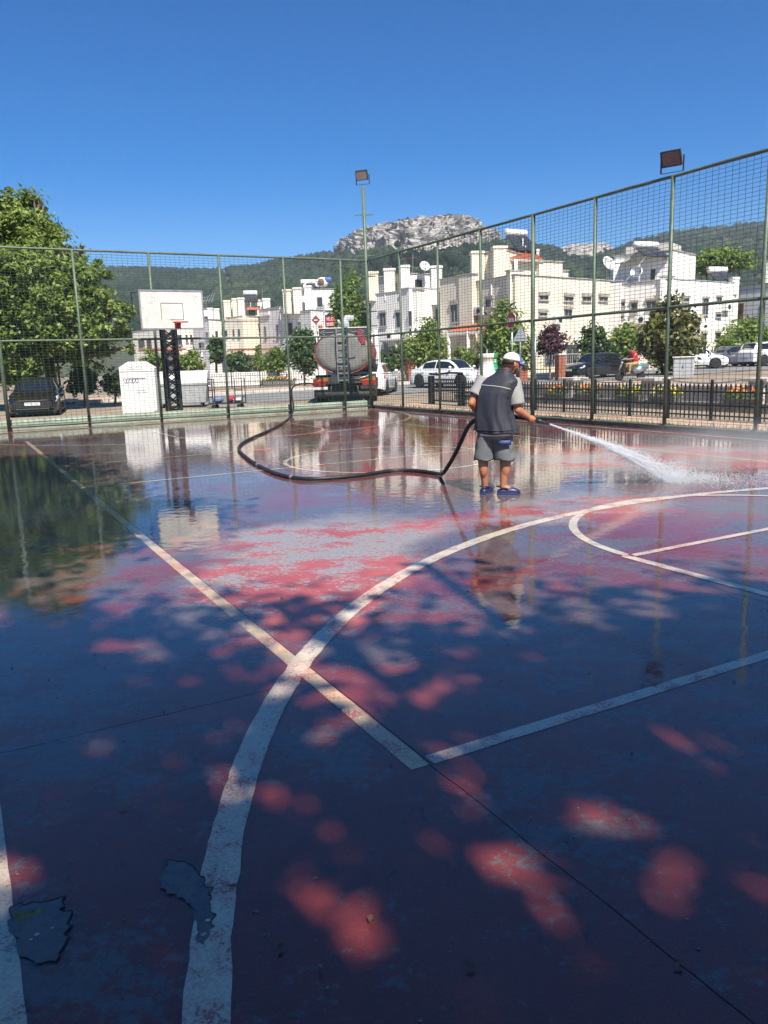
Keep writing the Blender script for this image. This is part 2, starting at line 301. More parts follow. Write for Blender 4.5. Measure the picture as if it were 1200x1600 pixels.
def line_material(name, paint, wear):
    t, b, L = newmat(name); pos = N(t, 'ShaderNodeNewGeometry').outputs['Position']
    cc, fine = court_colour(t, L, pos)
    n1 = N(t, 'ShaderNodeTexNoise', i_Scale=4.0, i_Detail=6.0, i_Roughness=.78); L.new(pos, n1.inputs['Vector'])
    n4 = N(t, 'ShaderNodeTexNoise', i_Scale=75.0, i_Detail=6.0, i_Roughness=.75); L.new(pos, n4.inputs['Vector'])
    ad = N(t, 'ShaderNodeMath', operation='MULTIPLY_ADD'); L.new(n4.outputs['Fac'], ad.inputs[0]); ad.inputs[1].default_value = .7; L.new(n1.outputs['Fac'], ad.inputs[2])
    wr = ramp(t, [(wear-.15, g4(0)), (wear-.10, g4(.28)), (wear-.03, g4(.36)), (wear+.03, g4(.9))], ad.outputs[0]).outputs[0]
    pv = ramp(t, [(.3, (*[c*.72 for c in paint], 1)), (.7, (*paint, 1))], n1.outputs['Fac']).outputs[0]
    mx = N(t, 'ShaderNodeMixRGB'); L.new(wr, mx.inputs[0]); L.new(pv, mx.inputs[1]); L.new(cc, mx.inputs[2])
    wet_nodes(t, L, b, pos, mx.outputs[0], base_rough=.7, dark=(.97, .94, .90, 1))
line_material('line_white', (.82, .72, .55), .925)
line_material('line_yellow', (.82, .64, .38), .925)
t, b, L = newmat('patch'); pos = N(t, 'ShaderNodeNewGeometry').outputs['Position']
n_ = N(t, 'ShaderNodeTexNoise', i_Scale=30.0, i_Detail=8.0, i_Roughness=.8); L.new(pos, n_.inputs['Vector'])
wet_nodes(t, L, b, pos, ramp(t, [(.3, (.16,.15,.15,1)), (.5, (.28,.27,.25,1)), (.62, (.36,.33,.26,1)), (.75, (.46,.40,.26,1))], n_.outputs['Fac']).outputs[0])

# ---------------------------------------------------------------- ground outside the court
us = [-560,-350,-200,-130,-100,-80,-65,-50,-40,-32,-26,-20,-14,-11,-7.5,-5,-3,-.62, 27.9, 32, 45, 80, 150, 300]
vs = [-450,-300,-200,-130,-100,-75,-60,-45,-35,-27,-20,-14,-10,-6.4,-4,-2.4,-.12, 14.9, 18, 24, 32, 45, 60, 90, 150, 300, 450]
m = MB()
def gz2(x, y): return ground_z(max(-60, min(60, x)), y)
for u in us:
    for v in vs:
        p = UV(u, v); m.v.append((p.x, p.y, gz2(p.x, p.y)))
nv = len(vs)
for i in range(len(us)-1):
    for j in range(nv-1):
        if us[i] >= -.7 and us[i+1] <= 28 and vs[j] >= -.2 and vs[j+1] <= 15: continue
        m.f.append((i*nv+j, (i+1)*nv+j, (i+1)*nv+j+1, i*nv+j+1))
ground = struct(m.build('ground', 'dirt'))
def sheet(name, mt, u0, u1, v0, v1, dz, nu=6, nvv=40, parent=None):
    m = MB(); 
    for i in range(nu+1):
        for j in range(nvv+1):
            p = UV(u0+(u1-u0)*i/nu, v0+(v1-v0)*j/nvv); m.v.append((p.x, p.y, gz2(p.x, p.y)+dz))
    for i in range(nu):
        for j in range(nvv): m.f.append((i*(nvv+1)+j, (i+1)*(nvv+1)+j, (i+1)*(nvv+1)+j+1, i*(nvv+1)+j+1))
    return m.build(name, mt, parent)
road = struct(sheet('road', 'asphalt', -15.5, -6.6, -90, 4.5, .03, 8, 90))
struct(sheet('pavement', 'paver', -19.5, -15.7, -90, 10, .13, 4, 60))
struct(sheet('pavement_strip', 'paver', -.3, 27, -1.9, -.35, .02, 30, 3))
struct(sheet('terrace', 'paver', -5.5, 24, -16, -6.9, .10, 12, 8))
kb = MB()
for i in range(62):
    v0 = 8-1.5*i; p0 = UV(-15.6, v0); p1 = UV(-15.6, v0-1.46); z = gz2(p0.x, p0.y)
    kb.bar((p0.x,p0.y,z+.09), (p1.x,p1.y,gz2(p1.x,p1.y)+.09), .18, .2)
struct(kb.build('kerb', 'kerbstone'))
# ---------------------------------------------------------------- court: concrete slabs with open joints
court = struct(MB().prism([UV(u, v)[:2] for u, v in ((-.62,-.12),(27.9,-.12),(27.9,14.9),(-.62,14.9))][::-1], -.30, -.035).build('court', 'joint_dark'))
ju = [-.3, 1.15, 4.1, 7.05, 10.0, 12.95, 15.9, 18.85, 21.8, 24.75, 27.85]; jv = [-.1, 2.99, 5.93, 8.87, 11.81, 14.85]
def jag(k, s, amp=.009):
    return (mnoise.noise(Vector((s*3.1, k*7.7, 1.3)))*amp + mnoise.noise(Vector((s*14, k*3.3, 5)))*amp*.5)
def slab(i, j):
    u0, u1, v0, v1 = ju[i], ju[i+1], jv[j], jv[j+1]; gp = .0018; pts = []
    near = i >= 6; n = 40 if near else 6
    for k in range(n): s = u0+(u1-u0)*k/n; pts.append((s, v0+gp+jag(j, s)))
    for k in range(n): s = v0+(v1-v0)*k/n; pts.append((u1-gp+jag(100+i+1, s), s))
    for k in range(n): s = u1-(u1-u0)*k/n; pts.append((s, v1-gp+jag(j+1, s)))
    for k in range(n): s = v1-(v1-v0)*k/n; pts.append((u0+gp+jag(100+i, s), s))
    q = [UV(a, b_) for a, b_ in pts]; m = MB()
    tilt = random.uniform(-.0008, .0008)
    m.prism([(p.x, p.y) for p in q][::-1], -.03, tilt)
    return m.build('slab', 'court', court)
for i in range(len(ju)-1):
    for j in range(len(jv)-1): slab(i, j)
# painted lines as thin worn strips
def strip(pts, wd, name='painted_line', mt='line_white', z=.0018, wob=.05, step=.05, seed=0):
    P2 = [Vector((p[0], p[1], 0)) for p in pts]; out = [P2[0]]
    for a_, b2 in zip(P2[:-1], P2[1:]):
        n = max(1, int((b2-a_).length/step))
        for k in range(1, n+1): out.append(a_.lerp(b2, k/n))
    V = []; Fc = []
    for i, p in enumerate(out):
        d = (out[min(i+1, len(out)-1)]-out[max(i-1, 0)]).normalized(); nn = Vector((-d.y, d.x, 0))
        w1 = wd/2*(1+wob*(mnoise.noise(p*9+Vector((seed,0,0)))+.7*mnoise.noise(p*40+Vector((seed,3,0)))))
        w2 = wd/2*(1+wob*(mnoise.noise(p*9+Vector((seed,0,9)))+.7*mnoise.noise(p*40+Vector((seed,3,9)))))
        a1 = p+nn*w1; a2 = p-nn*w2
        V += [(a1.x, a1.y, z), (a2.x, a2.y, z)]
        if i: k = 2*i; Fc.append((k-2, k-1, k+1, k))
    m = MB(); m.v = V; m.f = Fc; return m.build(name, mt, court)
uvl = lambda *q: [UV(a_, b2) for a_, b2 in q]
def arc(uc, vc, r, a0, a1, n=60): return [UV(uc+r*math.cos(a0+(a1-a0)*k/n), vc+r*math.sin(a0+(a1-a0)*k/n)) for k in range(n+1)]
strip(uvl((4.55, 11.86), (22.86, 11.86)), .085, mt='line_yellow', seed=1)
strip(uvl((22.83, 11.80), (22.83, 2.95)), .075, seed=2, z=.0024)
strip(uvl((4.55, 2.95), (22.86, 2.95)), .075, mt='line_yellow', seed=3)
strip(uvl((4.55, 11.80), (4.55, 2.95)), .075, mt='line_yellow', seed=4, z=.0024)
strip(uvl((13.7, 11.8), (13.7, 2.95)), .07, mt='line_yellow', seed=5, z=.0024)
strip(uvl((10.7, 11.8), (10.7, 2.95)), .05, mt='line_yellow', seed=6, z=.0024)
strip(uvl((1.0, 13.415), (27.6, 13.415)), .12, seed=7)
strip(uvl((1.0, .42), (27.0, .42)), .08, seed=8)
strip(uvl((1.0, 13.3), (1.0, .42)), .08, seed=9, z=.0024)
strip(arc(25.6, 6.87, 6.40, R(180-95), R(180+95), 90), .12, seed=10, z=.0030, wob=.12)
strip(arc(1.8, 6.87, 6.40, R(-82), R(82)), .08, seed=11, z=.0030)
strip(uvl((20.85, 8.70), (27, 8.76)), .085, seed=12, z=.0030); strip(uvl((20.85, 5.0), (27, 5.0)), .08, seed=13, z=.0030)
strip(uvl((20.88, 8.66), (20.88, 5.04)), .07, seed=14, z=.0036); strip(arc(20.9, 6.87, 1.8, R(90), R(270)), .08, seed=15, z=.0036, wob=.1)
strip(uvl((6.55, 8.70), (1.0, 8.76)), .07, seed=16, z=.0030); strip(uvl((6.55, 5.0), (1.0, 5.0)), .07, seed=17, z=.0030); strip(uvl((6.55, 8.66), (6.55, 5.04)), .07, seed=18, z=.0036)
strip(arc(6.55, 6.87, 1.8, R(-90), R(90)), .07, seed=19, z=.0036); strip(arc(13.7, 6.87, 1.8, 0, R(360)), .07, seed=20, z=.0030)
# peeled patches with a dark broken rim
def patch(px, seed, part):
    pts = [G(*q) for q in px]; n = len(pts); cl = []
    for i in range(n):
        for k in range(10):
            q = pts[i].lerp(pts[(i+1)%n], k/10); q += Vector((mnoise.noise(q*40), mnoise.noise(q*40+Vector((9,0,0))), 0))*.02; cl.append(q)
    m = MB(); m.add([(p.x, p.y, .0040) for p in cl], [tuple(range(len(cl)))]); m.build('worn_patch', 'patch', court)
    rim = MB()
    for i in part(len(cl)):
        p = cl[i]; q = cl[(i+1) % len(cl)]; wv = .003+.006*abs(mnoise.noise(p*30+Vector((0,4,0))))
        rim.bar((p.x,p.y,.0044), (q.x,q.y,.0044), wv*.8, .0012)
    rim.build('crack', 'joint_dark', court)
patch([(8,1440),(25,1415),(60,1412),(100,1403),(95,1420),(110,1430),(107,1460),(98,1485),(85,1505),(60,1510),(30,1490),(22,1470)], 1, lambda n: list(range(0, int(n*.72))))
patch([(250,1370),(262,1348),(290,1347),(310,1365),(328,1390),(332,1420),(335,1450),(318,1480),(305,1470),(303,1415),(270,1400),(250,1392)], 2, lambda n: list(range(8, int(n*.5))))

# ---------------------------------------------------------------- kerb wall under the left fence
kw = MB(); n = 60; sec = [(-.62,.0),(-.25,.0),(-.25,.22),(-.30,.27),(-.57,.27),(-.62,.25)]
rings = []
for k in range(n+1):
    v = -.2+15.2*k/n
    rings.append([UV(a_, v, max(-.05, z+(.02*mnoise.noise(Vector((v*1.3, a_*9, z*9))) if z > .1 else -.05))) for a_, z in sec])
kw.loft(rings); tag(kw.build('kerb_wall', 'kerb_green'), 'low green painted concrete kerb under the fence behind the hoop', 'kerb')
tag(MB().prism([UV(u, v)[:2] for u, v in ((-.2,-.36),(26,-.36),(26,-.06),(-.2,-.06))], -.05, .062).build('fence_plinth', 'concrete_dark'), 'low dark concrete plinth under the right court fence', 'kerb')
# weeds and dry litter along the kerb
def blades(name, pts, h, wd, mt):
    n = len(pts); pts = np.array(pts); an = RNG.uniform(0, 6.28, n); hh = h*RNG.uniform(.4, 1.2, n); ln = RNG.uniform(-.6, .6, (n, 2))*hh[:, None]
    dx = np.stack([np.cos(an)*wd, np.sin(an)*wd, np.zeros(n)], 1)
    tip = pts+np.stack([ln[:, 0], ln[:, 1], hh], 1); V = np.stack([pts-dx, pts+dx, tip], 1).reshape(-1, 3)
    return npmesh(name, V, np.arange(3*n).reshape(-1, 3), mt)
pp = []
for k in range(2600):
    v = random.uniform(-.3, 15); u = -.64-abs(random.gauss(0, .25)); q = UV(u, v)
    if mnoise.noise(Vector((v*.9, 3, 1))) > -.15: pp.append((q.x, q.y, gz2(q.x, q.y)-.01))
for k in range(1500):
    u = random.uniform(0, 20); v = -.35-abs(random.gauss(0, .12)); q = UV(u, v); pp.append((q.x, q.y, .04))
tag(stuff(blades('weeds', pp, .13, .008, 'weed')), 'dry weeds growing along the outside of the court fence', 'weeds')

# ---------------------------------------------------------------- mesh fences
def mesh_fence(name, label, axis, posts, ext_end, thick=()):
    ang = math.atan2(axis.y, axis.x)
    root = thing(name, label, 'fence', CORN, ang)
    zt, zm, L = 5.13, 2.55, posts[-1]+ext_end
    for p in posts:
        if p < .05: continue
        r = .055 if p in thick else .038
        lean = random.uniform(-.012, .012)
        MB().tube([(p, 0, -.03), (p+lean, 0, 2.5), (p+lean*1.6, 0, zt)], r, 10).build('post', 'fence_green', root, True)
    for z, r in ((zt, .034), (zm, .03), (.09, .03)):
        pts = [(x, .0, z+.012*mnoise.noise(Vector((x*.7, z, 2)))) for x in np.linspace(0.06, L, 30)]
        MB().tube(pts, r, 8).build('rail', 'fence_green', root, True)
    edges = [0.0]+[p for p in posts if p > .05]+([L] if ext_end > .3 else [])
    for a_, b2 in zip(edges[:-1], edges[1:]):
        m = MB(); wr = .0048
        for z0, z1 in ((.12, zm-.03), (zm+.03, zt-.03)):
            nx = max(2, round((b2-a_)/.16)); nz = round((z1-z0)/.08)
            for i in range(nx+1):
                x = a_+.05+(b2-a_-.1)*i/nx; ph = random.uniform(0, 9)
                m.tube([(x+.010*mnoise.noise(Vector((ph, z*1.2, x))), .012+.012*mnoise.noise(Vector((x*.8, z*.8, 4))), z) for z in np.linspace(z0, z1, 7)], wr, 3, False)
            for j in range(nz+1):
                z = z0+(z1-z0)*j/nz
                m.tube([(x, .012+.012*mnoise.noise(Vector((x*.8, z*.8, 4)))-.004, z+.008*mnoise.noise(Vector((x*1.1, z*2.3, 7)))) for x in np.linspace(a_+.02, b2-.02, 6)], wr, 3, False)
        stuff(m.build('wire_panel', 'wire_green', root))
    return root
mesh_fence('court_fence', 'tall green wire mesh fence behind the basketball hoop on the left', VB, [0, 1.05, 3.13, 5.34, 7.54, 9.72, 11.95, 14.2], 0, (11.95,))
mesh_fence('court_fence', 'tall green wire mesh fence along the right side behind the hosing man', UA, [0, 2.27, 4.58, 6.79, 9.05, 11.24, 13.43, 15.63, 17.85], 0, (9.05,))
# ---------------------------------------------------------------- floodlights
def flood_head(root, loc, rz, tilt, s=1.0):
    e = MB(); M0 = Matrix.Translation(loc) @ Matrix.Rotation(rz, 4, 'Z') @ Matrix.Rotation(tilt, 4, 'X') @ Matrix.Scale(s, 4)
    e.M = M0
    e.loft([[(-.25,-.12,-.19),(.25,-.12,-.19),(.25,-.12,.19),(-.25,-.12,.19)], [(-.25,-.06,-.19),(.25,-.06,-.19),(.25,-.06,.19),(-.25,-.06,.19)], [(-.17,.12,-.11),(.17,.12,-.11),(.17,.12,.13),(-.17,.12,.13)], [(-.14,.16,-.07),(.14,.16,-.07),(.14,.16,.1),(-.14,.16,.1)]])
    for k in range(5): e.box(-.16+.08*k-.006, -.16+.08*k+.006, .05, .19, -.1, .12)
    body = e.build('housing', 'flood_body', root)
    g_ = MB(); g_.M = M0; g_.box(-.225, .225, -.128, -.122, -.165, .165); g_.build('glass', 'flood_glass', body)
    f_ = MB(); f_.M = M0
    for (a_, b2) in (((-.24,-.13,-.18),(.24,-.13,-.18)), ((.24,-.13,-.18),(.24,-.13,.18)), ((.24,-.13,.18),(-.24,-.13,.18)), ((-.24,-.13,.18),(-.24,-.13,-.18))): f_.bar(a_, b2, .025)
    f_.build('bezel', 'flood_body', body)
    br = MB(); br.M = Matrix.Translation(loc) @ Matrix.Rotation(rz, 4, 'Z') @ Matrix.Scale(s, 4)
    br.bar((-.28,0,-.36), (.28,0,-.36), .04, .012); br.bar((-.28,0,-.36), (-.28,0,.02), .012, .04, (1,0,0)); br.bar((.28,0,-.36), (.28,0,.02), .012, .04, (1,0,0))
    br.build('bracket', 'flood_body', root)
fl = thing('floodlight_mast', 'tall green mast with climbing rungs and floodlight at the fence corner', 'floodlight', CORN)
ptop = P(567, 291, 28.65) - CORN
MB().tube([(0,0,-.03), (ptop.x*.45, 0, 3.6), (ptop.x, ptop.y, ptop.z)], [.075,.07,.055], 12).build('mast', 'fence_green', fl, True)
for zz in (1.7, 2.2, 2.9, 3.4, 4.6, 5.3, 6.1, 6.65, 7.35, 7.9):
    if zz < ptop.z-.3: MB().bar((ptop.x*zz/8-.32, -.03, zz), (ptop.x*zz/8+.32, -.03, zz), .035).build('rung', 'fence_green', fl)
flood_head(fl, ptop+Vector((0,0,.36)), R(-20), R(14), .85)
pr = UV(13.43, 0, 5.13)
fr = thing('floodlight', 'dark floodlight tilted down on top of the right fence', 'floodlight', pr)
flood_head(fr, Vector((-.02, 0, .36)), R(-38), R(25), .8)

# ---------------------------------------------------------------- hills
RID = [(-500,455),(-200,440),(0,432),(160,424),(250,427),(330,430),(400,422),(440,413),(480,408),(515,401),(545,378),(560,368),(590,358),(640,350),(700,344),(735,349),(760,364),(790,377),(830,389),(870,389),(890,384),(940,382),(965,392),(1000,379),(1050,369),(1100,363),(1150,357),(1200,354),(1400,350),(1700,380)]
RX = np.array([q[0] for q in RID], float); RY = np.array([q[1] for q in RID], float)
def ridge_depth(px): return 560-150*math.exp(-((px-650)/170)**2)+70*math.exp(-((px-1150)/200)**2)
def terrain(px, t):
    Yr = ridge_depth(px); zr = P(px, float(np.interp(px, RX, RY)), Yr).z; Y = 135+(Yr-135)*t
    x = P(px, 430, Y).x
    z = 1+(zr-1)*(t**1.25 if t <= 1 else max(0, 1-(t-1)*1.5))
    z += (mnoise.fractal(Vector((x*.012, Y*.012, 0)), 1, 2, 5))*7*min(1, t*2)*max(0, min(1, (1.02-t)*4)) if t < 1.02 else 0
    return Vector((x, Y, z))
m = MB(); pxs = np.linspace(-500, 1700, 221); ts = np.concatenate([np.linspace(0, 1, 41), [1.06, 1.2, 1.5]])
for px in pxs:
    for t_ in ts: m.v.append(tuple(terrain(px, t_)))
nt_ = len(ts)
for i in range(len(pxs)-1):
    for j in range(nt_-1): m.f.append((i*nt_+j, (i+1)*nt_+j, (i+1)*nt_+j+1, i*nt_+j+1))
mat('hill_soil', (.065,.075,.04), .95, 0, .3, .05, 0, 1, dirt=(.17,.14,.09,.5))
struct(m.build('hill', 'hill_soil', None, True))
t, b, L = newmat('rock'); tc = N(t, 'ShaderNodeTexCoord')
n1 = N(t, 'ShaderNodeTexNoise', i_Scale=.09, i_Detail=10.0, i_Roughness=.72); L.new(tc.outputs['Object'], n1.inputs['Vector'])
n2 = N(t, 'ShaderNodeTexVoronoi', i_Scale=.16, feature='DISTANCE_TO_EDGE'); L.new(tc.outputs['Object'], n2.inputs['Vector'])
r1 = ramp(t, [(.34, (.13,.115,.10,1)), (.46, (.34,.31,.28,1)), (.6, (.50,.47,.43,1)), (.72, (.36,.25,.17,1))], n1.outputs['Fac'])
r2 = ramp(t, [(0, g4(.35)), (.14, g4(1))], n2.outputs['Distance']); mx = N(t, 'ShaderNodeMixRGB', blend_type='MULTIPLY'); mx.inputs[0].default_value = .8
L.new(r1.outputs[0], mx.inputs[1]); L.new(r2.outputs[0], mx.inputs[2]); L.new(mx.outputs[0], b.inputs['Base Color']); b.inputs['Roughness'].default_value = .95
def crag(name, x0, x1, t0, low, amp, seed):
    """low(px) -> screen row where the rock ends; displaced ridged rock over the hill"""
    m = MB(); nx, ny = int((x1-x0)*1.1), 120
    for i in range(nx+1):
        px = x0+(x1-x0)*i/nx
        for j in range(ny+1):
            t_ = t0+(1.015-t0)*j/ny; p = terrain(px, t_)
            e = min(1, (px-x0)/25, (x1-px)/25); lw = low(px); row = 800-F_PX*math.tan(math.atan2(p.z-CAM_H, p.y)+PITCH)+(600-px)*math.tan(ROLL)*-1
            e = min(e, (lw-row)/14); e = max(-1, min(1, e))
            q = Vector((p.x*.055+p.z*.03, p.y*.04, p.z*.075+seed)); rg = 0; am = 1.0
            for o in range(6): rg += (1-abs(mnoise.noise(q)))*am; q = q*2.1+Vector((3,1,7)); am *= .55
            d = (rg-1.62)*amp*max(0, e)+(e-.35)*3
            fade = min(1, (1.02-t_)*9+.25)
            m.v.append((p.x+d*.25*(1 if mnoise.noise(q) > 0 else -1), p.y-d*.8, p.z+d*.5*fade))
    for i in range(nx):
        for j in range(ny): m.f.append((i*(ny+1)+j, (i+1)*(ny+1)+j, (i+1)*(ny+1)+j+1, i*(ny+1)+j+1))
    return struct(m.build(name, 'rock'))
LOW1 = lambda px: float(np.interp(px, [505,530,560,600,650,700,745,800], [398,408,404,398,405,396,392,376]))
crag('crag', 508, 800, .62, LOW1, 15, 0)
LOW2 = lambda px: float(np.interp(px, [860,890,930,970], [388,408,405,392])); crag('crag', 862, 975, .72, LOW2, 7, 5)
crag('crag', 1150, 1235, .78, lambda px: 378, 5, 9)
# pine forest
def forest():
    base = []; n = 6
    for z, r in ((.05,.3),(.3,.5),(.66,.36)):
        base += [(r*math.cos(6.283*k/n), r*math.sin(6.283*k/n), z) for k in range(n)]
    base.append((0, 0, 1)); base = np.array(base); fc = []
    for q in range(2):
        for k in range(n):
            a_, b2, c2, d2 = q*n+k, q*n+(k+1)%n, (q+1)*n+(k+1)%n, (q+1)*n+k; fc += [(a_, b2, c2), (a_, c2, d2)]
    fc += [(2*n+k, 2*n+(k+1)%n, 3*n) for k in range(n)]; fc = np.array(fc)
    V = []; Fs = []; k = 0
    while k < 26000:
        px = random.uniform(-180, 1380); t_ = random.uniform(.12, 1.0)**.72; p = terrain(px, t_)
        row = 800-F_PX*math.tan(math.atan2(p.z-CAM_H, p.y)+PITCH)-(px-600)*math.tan(R(1.806))
        sz = random.uniform(2.6, 5.6); dens = mnoise.noise(Vector((p.x*.02, p.y*.012, 3)))
        if 508 < px < 800 and row < LOW1(px)+2:
            if random.random() > (.10 if mnoise.noise(Vector((px*.05, row*.09, 8))) > .18 else .012): continue
            sz *= .7; p = p+Vector((0, -3.5, -.6))
        elif 865 < px < 970 and row < LOW2(px)+2: 
            if random.random() > .03: continue
            sz *= .6; p = p+Vector((0, -3, -.5))
        elif 345 < px+ (row-430)*-.35 < 358 and row < 465: continue
        elif dens < -.38 and random.random() < .75: continue
        v = base*RNG.uniform(.55, 1.45, base.shape); v[:, 2] = base[:, 2]*RNG.uniform(.9, 1.1, len(base))
        wd = random.uniform(.8, 1.35) if random.random() < .85 else .6
        v = v*np.array([sz*wd, sz*wd, sz]); v += np.array([p.x, p.y, p.z-.5])
        V.append(v); Fs.append(fc+k*len(base)); k += 1
    o = npmesh('forest', np.concatenate(V), np.concatenate(Fs), 'pine')
    return tag(stuff(o), 'dark pine forest covering the hills behind the white houses', 'forest')
leafmat('pine', (.016,.030,.020), (.026,.043,.028), (.045,.062,.040), .05); MAT['pine'].node_tree.nodes['Principled BSDF'].inputs['Specular IOR Level'].default_value = 0; MAT['pine'].node_tree.nodes['Principled BSDF'].inputs['Roughness'].default_value = 1
t = MAT['pine'].node_tree; L = t.links; tc = N(t, 'ShaderNodeNewGeometry'); n1 = N(t, 'ShaderNodeTexNoise', i_Scale=.02, i_Detail=4.0, i_Roughness=.6); L.new(tc.outputs['Position'], n1.inputs['Vector'])
rr = ramp(t, [(.38, (.55,.62,.62,1)), (.55, (1,1,1,1)), (.68, (1.9,1.6,1.15,1))], n1.outputs['Fac']); mm = N(t, 'ShaderNodeMixRGB', blend_type='MULTIPLY'); mm.inputs[0].default_value = 1
pb_ = t.nodes['Principled BSDF']; src_ = pb_.inputs['Base Color'].links[0].from_socket; L.new(src_, mm.inputs[1]); L.new(rr.outputs[0], mm.inputs[2]); L.new(mm.outputs[0], pb_.inputs['Base Color'])
forest()
# ---------------------------------------------------------------- trees and shrubs
def leaf_cloud(blobs, n, size, flat=.35, per=42, cl_r=.28, keep=None):
    """blobs: (centre, radii, weight). leaves sit in clumps near each blob's shell; returns quads"""
    W = np.array([b_[2] if len(b_) > 2 else b_[1][0]*b_[1][1]*b_[1][2] for b_ in blobs], float); W /= W.sum()
    V = []; O = []
    for b_, w_ in zip(blobs, W):
        k = max(20, int(n*w_)); c = np.array(b_[0]); r = np.array(b_[1])
        nc = max(6, k//per)
        d = RNG.normal(size=(nc, 3)); d /= np.linalg.norm(d, axis=1)[:, None]
        rad = RNG.uniform(.30, 1.05, nc)**.6; cc = d*rad[:, None]
        idx = RNG.integers(0, nc, k); off = RNG.normal(size=(k, 3))*cl_r/ (1+0*k)
        lone = RNG.random(k) > .93; off[lone] *= 1.7
        q_ = cc[idx]+off*np.array([1, 1, .75]); V.append(c+q_*r); O.append(q_/(np.linalg.norm(q_, axis=1)[:, None]+1e-6))
    p = np.concatenate(V); ou = np.concatenate(O)
    if keep is not None: kp = keep(p); p = p[kp]; ou = ou[kp]
    k = len(p)
    nrm = RNG.normal(size=(k, 3))*.8+ou*.9; nrm[:, 2] = np.abs(nrm[:, 2])+flat; nrm /= np.linalg.norm(nrm, axis=1)[:, None]
    a_ = np.cross(nrm, RNG.normal(size=(k, 3))); a_ /= np.linalg.norm(a_, axis=1)[:, None]; b2 = np.cross(nrm, a_)
    s = (size*RNG.uniform(.45, 1.45, k))[:, None]
    Q = np.stack([p-a_*s, p-b2*s*.55+nrm*s*.12, p+a_*s, p+b2*s*.55+nrm*s*.12], 1).reshape(-1, 3)
    return Q, np.arange(4*k).reshape(-1, 4)
def tree(name, label, base, blobs, n, size, leaf='leaf_tree', trunk_r=.14, bark='bark', group=None, cat='tree', limbs=True, flat=.35, cl_r=.28, trunk_top=None, stems=1, per=42, keep=None):
    """blobs in coordinates relative to base"""
    root = thing(name, label, cat, base, 0, group)
    cz = min(b_[0][2]-b_[1][2]*.5 for b_ in blobs); mean = Vector(np.mean([b_[0] for b_ in blobs], axis=0))
    top = Vector(trunk_top) if trunk_top else Vector((mean.x*.5, mean.y*.5, max(.25, cz)))
    m = MB()
    for s in range(stems):
        o = Vector((random.uniform(-1,1), random.uniform(-1,1), 0))*.15*(stems > 1)
        mid = top*.5+o*1.6+Vector((random.uniform(-1,1), random.uniform(-1,1), 0))*trunk_r*.6
        m.tube([o*.6+Vector((0,0,-.06)), o*.7+Vector((0,0,.12)), mid, top+o*2], [trunk_r*1.35, trunk_r*1.05, trunk_r*.85, trunk_r*.7], 9)
    tr = m.build('trunk', bark, root, True)
    if limbs:
        lm = MB()
        for b_ in blobs:
            c = Vector(b_[0]); md = top.lerp(c, .5)+Vector((random.uniform(-.2,.2), random.uniform(-.2,.2), -.1))*b_[1][0]
            lm.tube([top-Vector((0,0,.1)), md, c], [trunk_r*.55, trunk_r*.33, trunk_r*.12], 6)
            for q in range(3):
                d = Vector((random.gauss(0,1), random.gauss(0,1), random.gauss(.2,.6))).normalized()
                e = c+Vector((d.x*b_[1][0], d.y*b_[1][1], d.z*b_[1][2]))*.8; lm.tube([md.lerp(c,.6), c.lerp(e,.5)+Vector((0,0,.05)), e], [trunk_r*.2, trunk_r*.13, trunk_r*.05], 5)
        lm.build('limb', bark, tr, True)
    Q, Fq = leaf_cloud(blobs, n, size, flat, per, cl_r, keep)
    npmesh('crown', Q, Fq, leaf, root)
    return root
def bush(label, px0, px1, y0, y1, Y, leaf, n, size, name='shrub', cat='shrub', lobes=5, group=None, zb=None, trunk_r=.06, bark='bark', lift=.0):
    """a shrub or small tree filling the given columns and rows at depth Y"""
    b0 = gpt((px0+px1)/2, Y); zt = P((px0+px1)/2, y0, Y).z; zl = max(b0.z+.12, P((px0+px1)/2, y1, Y).z) if zb is None else zb
    hw = (px1-px0)/2/F_PX*Y; H_ = zt-zl; blobs = []
    for i in range(lobes):
        f = (i+.5)/lobes*2-1; hh = H_*random.uniform(.30, .46)*(1-.30*abs(f))
        blobs.append(((f*hw*.66, random.uniform(-.3,.3)*hw, zl-b0.z+hh*1.0+random.uniform(0,.15)*H_), (hw*random.uniform(.36,.52), hw*.55, hh)))
    blobs.append(((random.uniform(-.2,.2)*hw, 0, zt-b0.z-H_*.30), (hw*.48, hw*.5, H_*.30)))
    blobs.append(((random.uniform(-.4,.4)*hw, -.2*hw, zl-b0.z+H_*.42), (hw*.66, hw*.6, H_*.36)))
    return tree(name, label, b0, blobs, int(n*1.7), size*1.12, leaf, trunk_r, bark, group, cat, limbs=True, stems=1)
# the large tree at the left
bb = gpt(70, 34); bl = []
for (px, py, rp, Y) in ((20,345,52,34),(75,400,48,33.5),(120,445,42,33.5),(40,430,60,33),(165,470,30,33.5),(100,500,55,33),(30,500,60,33.5),(170,515,32,33),(50,365,40,34.5),(-40,400,80,34),(-60,490,90,34),(150,430,26,34),(60,550,40,33.5),(0,560,46,33.6),(128,388,9,33.4),(112,405,12,33.4),(180,490,28,33.2),(195,545,16,33.4),(140,555,40,33.6),(80,470,50,32.6),(25,330,34,34),(60,320,20,34)):
    p = P(px, py, Y)-bb; r = rp/F_PX*Y; bl.append(((p.x, p.y, p.z), (r, r*1.0, r*.85)))
tree('broadleaf_tree', 'large leafy tree overhanging the dark parked car at left', bb, bl, 80000, .10, 'leaf_tree', .3, 'bark', trunk_top=(.2,0,2.2), cl_r=.14, per=70)
bush('tall dark cypress-like tree rising behind the large leafy tree', 70, 112, 352, 560, 39, 'leaf_olive', 2600, .12, 'broadleaf_tree', 'tree', 4)
